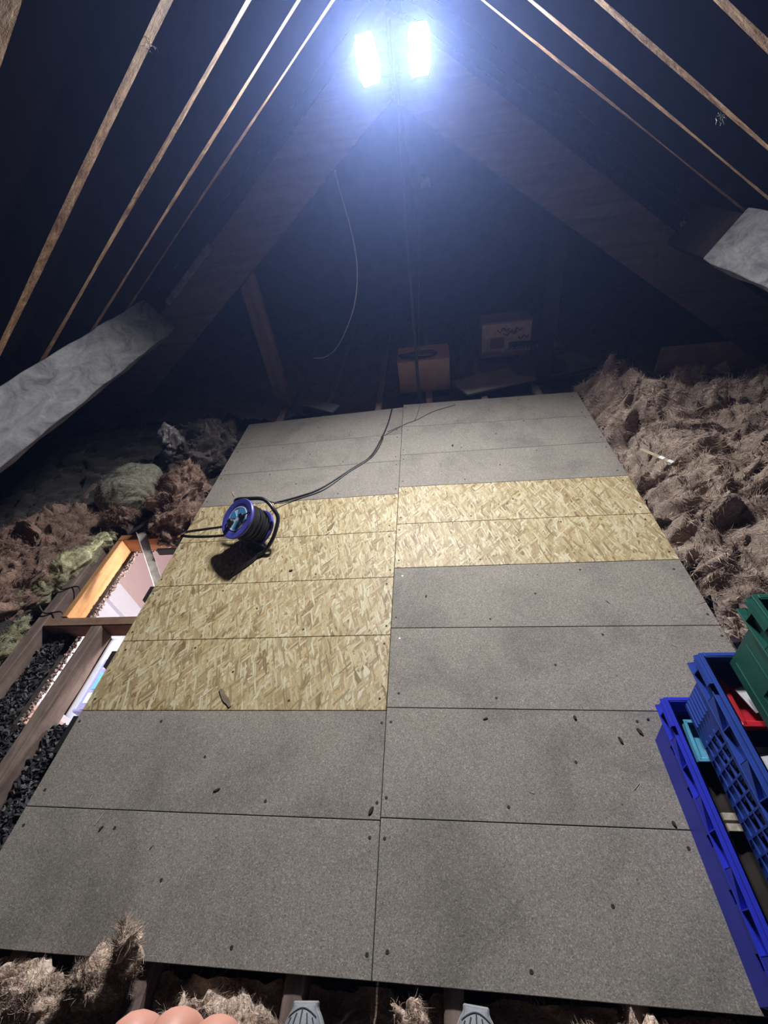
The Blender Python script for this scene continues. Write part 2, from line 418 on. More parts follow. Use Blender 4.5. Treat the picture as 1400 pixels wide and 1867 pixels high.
# purlins
def purlin(side, xu, zu, D, th, ya, yb, label):
    n = (-side*0.551, -0.834); d = (side*0.834, -0.551)    # n into the room, d down the slope
    c = [(xu, zu), (xu+n[0]*D, zu+n[1]*D), (xu+n[0]*D+d[0]*th, zu+n[1]*D+d[1]*th), (xu+d[0]*th, zu+d[1]*th)]
    K = 60; V = []; F = []
    cx = sum(p[0] for p in c)/4; cz = sum(p[1] for p in c)/4
    for i in range(K+1):
        y = ya + (yb-ya)*i/K
        for k, (x, z) in enumerate(c):
            j = 0.003*math.sin(i*1.7+k*2.1)+0.002*math.sin(i*5.1+k)
            V.append((x-cx+j*n[0], y-ya, z-cz+j*n[1]))
    for i in range(K):
        a = i*4
        for k in range(4): F.append([a+k, a+(k+1) % 4, a+4+(k+1) % 4, a+4+k])
    F += [[3, 2, 1, 0], [K*4, K*4+1, K*4+2, K*4+3]]
    m = MB(); m.add(V, F)
    tag(m.build('purlin', M['dusty'], loc=(cx, ya, cz), bevel=0.004), label, 'beam')
purlin(-1, -1.722, 0.928, 0.25, 0.10, -2.55, 3.06, 'long dust-covered grey roof beam under the left rafters')
purlin(1, 1.80, 1.078, 0.25, 0.10, -2.55, 2.62, 'dusty roof beam end under the right rafters at the right picture edge')

# roof truss
truss = empty('roof_truss', (0.1, 3.12, 1.7), label='dark timber truss with two wide sloping beams meeting behind the lamps', cat='truss')
def xz_board(name, pts, ya, yb, mat, par, bevel=0.004):
    m = MB(); m.prism(pts, ya, yb, Matrix(((1, 0, 0, 0), (0, 0, 1, 0), (0, 1, 0, 0), (0, 0, 0, 1))))
    return local(m.build(name, mat, par, bevel=bevel), par)
for s in (-1, 1):
    e = 2.95
    xz_board('sloping_beam', [(0.1, 2.02), (0.1+s*e, 2.02-0.68*e), (0.1+s*(e-0.33), 2.02-0.68*e-0.10), (0.1, 1.695)], 3.08, 3.145, M['old_beam'], truss)
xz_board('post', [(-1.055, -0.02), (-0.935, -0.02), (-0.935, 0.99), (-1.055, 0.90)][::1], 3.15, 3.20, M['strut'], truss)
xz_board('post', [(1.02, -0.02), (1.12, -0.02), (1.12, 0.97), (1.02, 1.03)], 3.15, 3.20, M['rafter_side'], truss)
xz_board('splice_block', [(1.795, 1.05), (1.675, 0.87), (1.755, 0.815), (1.875, 0.995)], 2.63, 3.075, M['rafter_side'], truss)
xz_board('lit_edge_strip', [(-1.135, 1.195), (-1.56, 0.906), (-1.555, 0.868), (-1.125, 1.155)], 3.03, 3.078, M['dusty'], truss)  # pale strip in place of the beam's dusty, lit upper edge

# ------------------------------------------------------------------ floor: ceiling boards below, joists, loft boards
floor = empty('floor', (0, 0, 0), kind='structure')
HX0, HX1, HY0, HY1 = -1.60, -1.0, 0.635, 1.66
def slab(name, rects, z0, z1, mat, kind='structure', par=None):
    m = MB()
    for (xa, ya, xb, yb) in rects: m.box((xa, ya, z0), (xb, yb, z1))
    return m.build(name, mat, par)
slab('plaster_lining', [(-3.8, -2.6, HX0, 5.4), (HX1, -2.6, 4.0, 5.4), (HX0, -2.6, HX1, HY0), (HX0, HY1, HX1, 5.4)], -0.145, -0.121, M['plasterboard'], par=floor)
# ragged broken plaster edge round the opening
random.seed(5)
m = MB()
def rag(p, q, inward, n=240):
    for i in range(n):
        t = (i+random.random())/n
        x = p[0]+(q[0]-p[0])*t; y = p[1]+(q[1]-p[1])*t
        r = random.uniform(0.002, 0.007); o = random.uniform(0.0, 0.010)
        x += inward[0]*o; y += inward[1]*o; zz = -0.135+random.uniform(-0.012, 0.016)
        ang = random.uniform(0, 3)
        Mx = Matrix.Translation((x, y, zz)) @ Matrix.Rotation(ang, 4, 'Z') @ Matrix.Rotation(random.uniform(-.5, .5), 4, 'X')
        m.box((-r, -r*0.7, -0.004), (r, r*0.7, 0.004), Mx)
rag((HX0, HY0), (HX0, HY1), (1, 0)); rag((HX0, HY1), (HX1-0.2, HY1), (0, -1), 110)
tag(m.build('broken_plaster_edge', M['plaster_rag'], floor), kind='stuff')

def joist(xa, xb, ya, yb, mat='joist'):
    K = max(4, int((yb-ya)/0.12)); m = MB(); V = []; F = []
    for i in range(K+1):
        y = ya+(yb-ya)*i/K
        for k, (x, z) in enumerate(((xa, -0.12), (xb, -0.12), (xb, -0.02), (xa, -0.02))):
            j = 0.0025*math.sin(i*2.3+xa*17+k*1.9)
            V.append((x+j, y, z+(j*0.6 if z > -0.1 else 0)-(0.002 if z > -0.1 else 0)))
    for i in range(K):
        a = i*4
        for k in range(4): F.append([a+k, a+(k+1) % 4, a+4+(k+1) % 4, a+4+k])
    F += [[3, 2, 1, 0], [K*4, K*4+1, K*4+2, K*4+3]]
    m.add(V, F); return m.build('joist', M[mat], floor, bevel=0.004)
joist(-1.785, -1.725, -2.5, 5.3)
joist(-1.457, -1.402, -2.5, 1.058)
for x in (-3.0, -2.6, -2.18, -0.62, -0.2, 0.2, 0.62, 1.02, 1.42, 1.82, 2.22, 2.62, 3.02): joist(x-0.025, x+0.025, -2.5, 5.3)
joist(-1.025, -0.975, -2.5, 0.6); joist(-1.025, -0.975, 1.7, 5.3); joist(-1.457, -1.402, 1.72, 5.3)
# trimmer and the new frame of the opening
m = MB(); m.box((-1.724, 1.06, -0.12), (-1.03, 1.108, -0.022)); m.build('trimmer', M['joist_x'], floor, bevel=0.004)
m = MB(); m.box((-1.655, 1.112, -0.12), (-1.622, 1.64, -0.02)); m.build('frame_timber', M['new_y'], floor, bevel=0.002)
m = MB(); m.box((-1.655, 1.642, -0.12), (-1.03, 1.685, -0.02)); m.build('frame_timber', M['new_x'], floor, bevel=0.002)
# black joist hangers poking out beneath the boards' edge
for (ya, yb) in ((1.585, 1.665), (1.20, 1.285), (0.845, 0.92), (0.50, 0.635)):
    m = MB(); m.box((-1.262, ya, -0.085), (-1.222, yb, -0.02)); m.build('bracket', M['black_metal'], floor)
m = MB(); m.box((-1.36, 1.545, -0.06), (-1.222, 1.56, -0.02)); m.build('bracket', M['black_metal'], floor)

# loft boards (measured edges), each a quadrilateral panel 18 mm thick
LS = [-.004, .325, .655, .967, 1.277, 1.588, 1.898, 2.236, 2.562, 2.945]
LO = [-.006, .326, .648, .957, 1.266, 1.573, 1.880, 2.208, 2.530, 2.880]
RS = [-.004, .332, .666, .999, 1.331, 1.640, 1.960, 2.296, 2.655, 2.985]
RO = [-.006, .330, .655, .984, 1.321, 1.626, 1.938, 2.280, 2.604, 2.955]
LX = [-1.219]*10; RXE = [1.268]*10
screw_me = None
def screw_at(x, y, par, white=False):
    global screw_me
    if screw_me is None:
        m = MB(); m.lathe([(0.0001, 0.0), (0.0048, 0.0), (0.0048, 0.0008), (0.002, 0.0012), (0.0019, 0.0004), (0.0001, 0.0004)], 10)
        o = m.build('screw', M['screw'], par); screw_me = o.data
    else:
        o = bpy.data.objects.new('screw', screw_me); link(o, par)
    o.location = (x, y, 0.0001)
    if white:
        o.data = o.data.copy(); o.data.materials[0] = M['screw_white']; o['label'] = 'bright white plug'
def loft_board(xa, xb, ya0, ya1, yb0, yb1, kind, name):
    g = 0.0011
    P = [(xa+g, ya0+g), (xb-g, yb0+g), (xb-g, yb1-g), (xa+g, ya1-g)]
    m = MB(); m.prism(P, -0.018, 0.0)
    o = m.build(name, M[kind], floor, bevel=0.0012)
    return o
random.seed(11)
for k in range(9):
    kind = 'osb' if 2 <= k <= 5 else 'chip'
    b = loft_board(-1.222, 0.0, LO[k], LO[k+1], LS[k], LS[k+1], kind, 'strand_board' if kind == 'osb' else 'chipboard_panel')
    for (x, q) in ((-1.19, .15), (-1.19, .85), (-0.028, .14), (-0.028, .87), (-0.64, .5), (-0.38, .12), (-0.85, .86)):
        screw_at(x+random.uniform(-.015, .015), LS[k]+(LS[k+1]-LS[k])*q + (x/-1.22)*(LO[k]-LS[k]), b)
    kind = 'osb' if 4 <= k <= 5 else 'chip'
    b = loft_board(0.0, 1.268, RS[k], RS[k+1], RO[k], RO[k+1], kind, 'strand_board' if kind == 'osb' else 'chipboard_panel')
    for i, (x, q) in enumerate(((1.235, .15), (1.235, .85), (0.028, .16), (0.028, .85), (0.62, .5), (0.40, .12), (0.84, .88))):
        screw_at(x+random.uniform(-.015, .015), RS[k]+(RS[k+1]-RS[k])*q + (x/1.268)*(RO[k]-RS[k]), b, white=(i == 3 and k in (2, 3)))

# ------------------------------------------------------------------ room below the opening
rz = -2.55
m = MB(); m.box((-2.7, -0.4, rz-0.05), (-0.2, 4.2, rz)); tag(m.build('floor_below', M['white_gloss']), kind='structure')
# left wall with a window opening y 1.14..2.2, z -1.45..-0.35
wl = empty('wall_left', (-2.6, 1.7, -1.3), kind='structure')
def wb(name, a, b, mat): mm = MB(); mm.box(a, b); return local(mm.build(name, mat, wl), wl)
wb('wall_section', (-2.7, -0.4, rz), (-2.6, 1.14, -0.146), M['peach_wall'])
wb('wall_section', (-2.7, 2.20, rz), (-2.6, 4.2, -0.146), M['pink_wall'])
wb('wall_section', (-2.7, 1.14, rz), (-2.6, 2.20, -1.45), M['peach_wall'])
wb('wall_section', (-2.7, 1.14, -0.40), (-2.6, 2.20, -0.146), M['pink_wall'])
win = empty('window_1', (-2.64, 1.6, -0.9), kind='structure')
def wc(name, a, b, mat): mm = MB(); mm.box(a, b); return local(mm.build(name, mat, win, bevel=0.004), win)
wc('pane', (-2.69, 1.20, -1.40), (-2.685, 1.90, -0.42), M['daylight'])
wc('frame', (-2.68, 1.14, -1.45), (-2.60, 1.19, -0.40), M['white_gloss'])
wc('frame', (-2.68, 1.88, -1.45), (-2.60, 1.95, -0.40), M['white_gloss'])
wc('frame', (-2.68, 1.95, -1.45), (-2.63, 2.04, -0.40), M['white_gloss'])
wc('frame', (-2.68, 2.04, -1.45), (-2.585, 2.215, -0.40), M['white_gloss'])
wc('sill', (-2.69, 1.12, -1.48), (-2.52, 2.22, -1.445), M['white_gloss'])
for nm, a, b in (('wall_below_back', (-2.7, 4.2, rz), (-0.2, 4.3, -0.146)), ('wall_below_front', (-2.7, -0.5, rz), (-0.2, -0.4, -0.146)), ('wall_below_right', (-0.3, -0.4, rz), (-0.2, 4.2, -0.146))):
    m = MB(); m.box(a, b); tag(m.build(nm, M['pink_wall']), kind='structure')
ld = bpy.data.lights.new('room_fill_light', 'AREA'); ld.energy = 55; ld.shape = 'RECTANGLE'; ld.size = 0.2; ld.size_y = 0.2; ld.color = (1, 0.95, 0.93)  # added fill light for the room below, no lamp seen there
lo = bpy.data.objects.new('room_fill_light', ld); link(lo); lo.location = (-0.75, 1.6, -0.235); lo.rotation_euler = (0, math.radians(40), 0)
m = MB(); m.lathe([(0.0001, -0.07), (0.10, -0.06), (0.14, -0.03), (0.14, 0.0), (0.0001, 0.0)], 32)  # unseen glowing disc added to go with the fill light
tag(m.build('fill_disc', emit('fill_disc_glow', (1, 0.95, 0.9), 2.0), loc=(-0.70, 1.6, -0.146), smooth=True), 'unseen round glowing disc added on the ceiling of the room below the boards', 'lamp')
t = empty('plastic_trough', (-2.56, 1.46, -1.445), label='lilac plastic trough with a pale blue panel seen down through the ceiling opening', cat='container')
m = MB(); m.box((-0.035, -0.21, 0), (0.035, 0.21, 0.05)); m.box((-0.03, -0.235, 0.0), (0.03, -0.21, 0.075)); m.build('body', M['lilac'], t, bevel=0.006)
m = MB(); m.box((0.0, -0.05, 0.05), (0.045, 0.09, 0.056)); m.build('panel', M['paleblue'], t)
for a_, b_ in ((0.12, 0.18), (-0.16, -0.08)):
    m = MB(); m.box((0.0, a_, 0.05), (0.04, b_, 0.056)); m.build('cover_plate', M['white_gloss'], t)

# galvanised angle hanging in the opening
m = MB()
A, B = Vector((-1.505, 1.675, 0.005)), Vector((-1.30, 1.36, -0.13))
Mx = Matrix.Translation(A) @ (B-A).to_track_quat('Z', 'Y').to_matrix().to_4x4(); L_ = (B-A).length
m.box((-0.022, 0, 0), (0.022, 0.002, L_), Mx); m.box((-0.022, 0, 0), (-0.020, 0.024, L_), Mx)
tag(m.build('steel_angle', M['galv'], bevel=0.0005), 'bent galvanised steel angle strip lying across the ceiling opening', 'bracket')

# ------------------------------------------------------------------ work light
light_stand = empty('work_light', (0.125, 3.02, -0.02), label='twin white LED work light glaring on a slim dark pole', cat='lamp')
m = MB(); m.tube([(0, 0, 0), (0, 0, 1.0), (0, 0, 1.98)], 0.011, 10); m.build('pole', M['black_metal'], light_stand, smooth=True)
m = MB(); m.tube([(-0.13, 0, 1.80), (0.16, 0, 1.80)], 0.010, 10); m.tube([(0, 0, 1.77), (0, 0, 1.83)], 0.018, 10); m.build('crossbar', M['black_metal'], light_stand, smooth=True)
m = MB(); m.box((-0.03, -0.012, 0.0), (0.03, 0.012, 0.012)); m.build('foot', M['black_metal'], light_stand)
for i, (dx, roll, yaw) in enumerate(((-0.124, math.radians(-6), 0.0), (0.128, 0.0, 0.03))):
    h = empty('lamp_head', (dx, -0.03, 1.863)); h.parent = light_stand
    h.rotation_euler = (math.radians(4), roll, yaw)
    Rm = Matrix.Rotation(math.radians(90), 4, 'X')     # local +z of the shape -> -y
    oct_ = [(-0.038, -0.088), (0.038, -0.088), (0.050, -0.06), (0.050, 0.06), (0.036, 0.090), (-0.036, 0.090), (-0.050, 0.06), (-0.050, -0.06)]
    m = MB(); m.prism([(x*1.1, y*1.06) for x, y in oct_], -0.028, 0.0, Rm); m.build('housing', M['black_plastic'], h, bevel=0.003)
    m = MB(); m.prism(oct_, 0.0005, 0.004, Rm); m.build('led_panel', M['led'], h)
    for sx in (-1, 1):  # unseen cheeks added to cut the light going sideways
        m = MB(); m.box((sx*0.0505-0.0015, -0.019, -0.066), (sx*0.0505+0.0015, 0.0, 0.066)); m.build('added_cheek', M['black_plastic'], h)
    ad = bpy.data.lights.new('lamp_light', 'AREA'); ad.shape = 'RECTANGLE'; ad.size = 0.08; ad.size_y = 0.15
    ad.energy = LAMP_WATTS; ad.color = (0.97, 0.98, 1.0)
    ao = bpy.data.objects.new('lamp_light', ad); link(ao, h); ao.location = (0, -0.006, 0); ao.rotation_euler = (math.radians(-90), 0, 0)

# cables of the work light
def cable(pts, r, mat, label, cat='cable', k=8, name='cable'):
    P = spline(pts, k); o0 = P[0]
    m = MB(); m.tube([p-o0 for p in P], r, 6)
    return tag(m.build(name, mat, loc=o0, smooth=True), label, cat)
cable([(0.135, 3.0, 1.78), (0.175, 3.03, 1.3), (0.190, 3.04, 0.95), (0.165, 3.05, 0.66), (0.150, 3.0, 0.42), (0.13, 3.0, 0.33), (0.14, 2.99, 0.02)], 0.0045, M['black_cable'], 'thin cable hanging down beside the work light pole')
cable([(-0.745, 1.874, .005), (-0.603, 1.923, .005), (-0.478, 1.991, .005), (-0.312, 2.171, .005), (-0.199, 2.299, .005), (-0.14, 2.506, .005), (-0.102, 2.725, .005), (-0.083, 2.938, .006), (-0.08, 2.99, -0.03), (-0.08, 3.05, -0.06)], 0.0048, M['black_cable'], 'thick black cable running from the reel to the far edge of the boards')
cable([(-0.770, 1.80, .10), (-0.70, 1.85, .02), (-0.595, 1.905, .004), (-0.46, 1.975, .004), (-0.325, 2.14, .004), (-0.185, 2.30, .004), (-0.13, 2.50, .004), (-0.142, 2.535, .004)], 0.0038, M['black_cable'], 'thinner black cable lying beside the thick reel cable')
cable([(-0.142, 2.531, .003), (0.008, 2.672, .003), (0.106, 2.734, .003), (0.227, 2.836, .003), (0.392, 2.908, .003)], 0.0025, M['cable_shadow_grey'], 'thin grey strand standing in for a cable shadow on the far grey boards')  # grey strand laid where a hanging cable throws its shadow
cable([(-0.1, 2.6, .0025), (0.04, 2.70, .0025), (0.09, 2.735, .0025), (0.115, 2.86, .0025), (0.13, 2.975, .0025)], 0.0022, M['cable_shadow_grey'], 'short grey strand standing in for a cable shadow at the foot of the work light pole')  # second strand in place of a cable shadow
cable([(-0.90, 1.70, .03), (-1.002, 1.690, .007), (-1.12, 1.675, .006), (-1.20, 1.664, .006), (-1.223, 1.648, .006), (-1.207, 1.628, .006), (-1.095, 1.616, .006), (-0.965, 1.618, .006), (-0.90, 1.64, .02)], 0.0042, M['black_cable'], 'black cable loop reaching left from the reel to the board edge')
cable([(-0.36, 3.6, 1.80), (-0.333, 3.6, 1.375), (-0.29, 3.6, 1.087), (-0.288, 3.6, 0.84), (-0.36, 3.6, 0.573), (-0.525, 3.6, 0.31), (-0.66, 3.6, 0.205), (-0.78, 3.6, 0.20)], 0.004, M['white_cable'], 'pale wire dangling in a hook shape behind the truss')
cable([(-1.80, 1.30, .0), (-1.76, 1.28, -.012), (-1.70, 1.31, -.03), (-1.66, 1.26, -.06)], 0.004, M['black_cable'], 'upper of two dark wires draped over the old joist at left')
cable([(-1.79, 1.16, .01), (-1.75, 1.13, -.012), (-1.69, 1.15, -.03), (-1.66, 1.12, -.05)], 0.004, M['black_cable'], 'lower of two dark wires draped over the old joist at left')
m = MB(); m.box((-0.05, -0.02, -0.05), (0.05, 0.02, 0.05)); m.box((-0.038, -0.024, -0.038), (0.038, -0.02, 0.038))
tag(m.build('junction_box', plain('junction_box_white', (0.9, 0.88, 0.85), 0.5), loc=(0.271, 5.37, 1.18), bevel=0.003), 'small square white junction box on the far gable wall', 'junction box')

# ------------------------------------------------------------------ cable reel
a_ax = Vector((-0.39, -0.37, 0.84)).normalized()
Fc = Vector((-0.797, 1.540, 0.188))
reel = empty('cable_reel', (-0.74, 1.68, 0.0), label='blue cable reel with black cable standing on the strand boards', cat='cable reel')
q = a_ax.to_track_quat('Z', 'Y').to_matrix().to_4x4()
Mr = Matrix.Translation(Fc-Vector(reel.location)) @ q
m = MB(); m.lathe([(0.03, -0.012), (0.104, -0.012), (0.110, -0.008), (0.1115, 0.0), (0.108, 0.006), (0.086, 0.004), (0.068, 0.0015), (0.0645, -0.002), (0.03, -0.002)], 64, Mr); m.build('flange', M['reel_blue'], reel, smooth=True)
m = MB(); m.lathe([(0.02, -0.158), (0.098, -0.158), (0.102, -0.153), (0.102, -0.146), (0.10, -0.142), (0.03, -0.142)], 64, Mr); m.build('flange', M['reel_blue'], reel, smooth=True)
m = MB(); m.lathe([(0.0001, -0.001), (0.0645, -0.001), (0.0645, 0.0012), (0.0001, 0.0016)], 48, Mr); hub = m.build('socket_plate', M['reel_silver'], reel, smooth=True)
m = MB(); m.lathe([(0.062, 0.0008), (0.067, 0.0008), (0.067, 0.0035), (0.062, 0.0035), (0.062, 0.0008)], 48, Mr, cap=False); m.build('rim_ring', M['reel_silver'], reel, smooth=True)
def sector(t0, t1, r0, r1, n=10):
    return [(r1*math.cos(t0+(t1-t0)*i/n), r1*math.sin(t0+(t1-t0)*i/n)) for i in range(n+1)] + [(r0*math.cos(t1-(t1-t0)*i/n), r0*math.sin(t1-(t1-t0)*i/n)) for i in range(n+1)]
m = MB()
for t0, t1 in ((0.0, 2.3), (2.8, 3.6), (5.0, 5.9)): m.prism(sector(t0, t1, 0.012, 0.060), 0.0016, 0.003, Mr)
m.build('socket_label', M['reel_label'], reel)
m = MB(); m.lathe([(0.052, -0.150), (0.052, -0.005)], 24, Mr)
coil = []
for ly in range(2):
    R0 = 0.080 + 0.010*ly
    for k in range(12):
        coil.append((R0 + 0.004*math.sin(k*2.7+ly), -0.02 - k*0.0105))
m = MB()
for i, (r, z) in enumerate(coil):
    pts = [(r*math.cos(t)+0.0015*math.sin(3*t+i), r*math.sin(t), z+0.004*math.sin(t*2+i*1.3)) for t in np.linspace(0, 2*math.pi, 36, endpoint=False)]
    m.tube(pts, 0.0053, 6, closed=True, M=Mr)
m.lathe([(0.075, -0.142), (0.075, -0.012)], 24, Mr)
m.build('wound_cable', M['black_cable'], reel, smooth=True)
# plugs pushed in the sockets
for (px, py, rz_, ln) in ((0.030, 0.028, 0.8, 0.05), (-0.022, -0.034, -1.9, 0.035)):
    Mp = Mr @ Matrix.Translation((px, py, 0.002)) @ Matrix.Rotation(rz_, 4, 'Z') @ Matrix.Scale(0.68, 4)
    m = MB()
    m.prism([(-0.022, -0.020), (0.016, -0.022), (0.026, -0.010), (0.026, 0.010), (0.016, 0.022), (-0.022, 0.020)], 0, 0.030, Mp, top=[(-0.016, -0.015), (0.012, -0.016), (0.02, -0.008), (0.02, 0.008), (0.012, 0.016), (-0.016, 0.015)])
    m.tube(spline([(0.02, 0, 0.014), (0.045, 0, 0.016), (0.045+ln*0.5, 0.01, 0.01), (0.045+ln, 0.015, -0.01)], 5), 0.0052, 8, M=Mp)
    m.build('plug', M['black_plastic'], reel, smooth=True, bevel=0.002)
# stand: bent black tube and a flat foot plate
W0 = Vector(reel.location)
def rel(p): return Vector(p)-W0
hoop = spline([(-0.884, 1.72, 0.12), (-0.872, 1.705, 0.168), (-0.84, 1.697, 0.19), (-0.763, 1.683, 0.20), (-0.709, 1.678, 0.20), (-0.675, 1.665, 0.19), (-0.639, 1.631, 0.17), (-0.611, 1.591, 0.13), (-0.628, 1.52, 0.08), (-0.66, 1.482, 0.04), (-0.689, 1.462, 0.016), (-0.719, 1.445, 0.012)], 7)
m = MB(); m.tube([rel(p) for p in hoop], 0.0105, 12); m.build('handle_tube', M['tube'], reel, smooth=True)
m = MB(); m.tube([rel(p) for p in spline([(-0.719, 1.445, 0.012), (-0.75, 1.399, 0.010), (-0.821, 1.318, 0.010)], 8)], 0.0085, 10)
m.tube([rel(p) for p in spline([(-0.884, 1.72, 0.12), (-0.88, 1.70, 0.03), (-0.84, 1.65, 0.012), (-0.76, 1.58, 0.011), (-0.689, 1.462, 0.012)], 8)], 0.0095, 10)
m.build('base_tube', M['tube'], reel, smooth=True)
m = MB()
ps = [Vector((-0.790, 1.515, 0.11)), Vector((-0.80, 1.50, 0.03)), Vector((-0.72, 1.455, 0.012)), Vector((-0.673, 1.478, 0.03))]
m.add([rel(p) for p in ps]+[rel(p)+Vector((0.004, -0.008, 0)) for p in ps], [(0, 1, 2, 3), (7, 6, 5, 4), (0, 4, 5, 1), (1, 5, 6, 2), (2, 6, 7, 3), (3, 7, 4, 0)])
m.build('bracket', M['tube'], reel)  # black plate takes in the bracket together with its shadow
m = MB(); m.tube([rel(Fc-a_ax*0.165), rel(Fc+a_ax*0.0005)], 0.012, 12); m.build('axle', M['black_plastic'], reel, smooth=True)

# ------------------------------------------------------------------ crates
def holed(m, L, H, t, holes, Mx):
    us = sorted({0, L} | {h[0] for h in holes} | {h[2] for h in holes}); vs = sorted({0, H} | {h[1] for h in holes} | {h[3] for h in holes})
    def solid(i, j):
        if i < 0 or j < 0 or i >= len(us)-1 or j >= len(vs)-1: return False
        u = (us[i]+us[i+1])/2; v = (vs[j]+vs[j+1])/2
        return not any(h[0] < u < h[2] and h[1] < v < h[3] for h in holes)
    V = []; F = []
    def quad(*p): n = len(V); V.extend(p); F.append([n, n+1, n+2, n+3])
    for i in range(len(us)-1):
        for j in range(len(vs)-1):
            if not solid(i, j): continue
            a, b, c, d = us[i], us[i+1], vs[j], vs[j+1]
            quad((a, c, 0), (b, c, 0), (b, d, 0), (a, d, 0)); quad((a, c, -t), (a, d, -t), (b, d, -t), (b, c, -t))
            if not solid(i-1, j): quad((a, c, -t), (a, c, 0), (a, d, 0), (a, d, -t))
            if not solid(i+1, j): quad((b, c, 0), (b, c, -t), (b, d, -t), (b, d, 0))
            if not solid(i, j-1): quad((a, c, 0), (a, c, -t), (b, c, -t), (b, c, 0))
            if not solid(i, j+1): quad((a, d, -t), (a, d, 0), (b, d, 0), (b, d, -t))
    m.add(V, F, Mx)

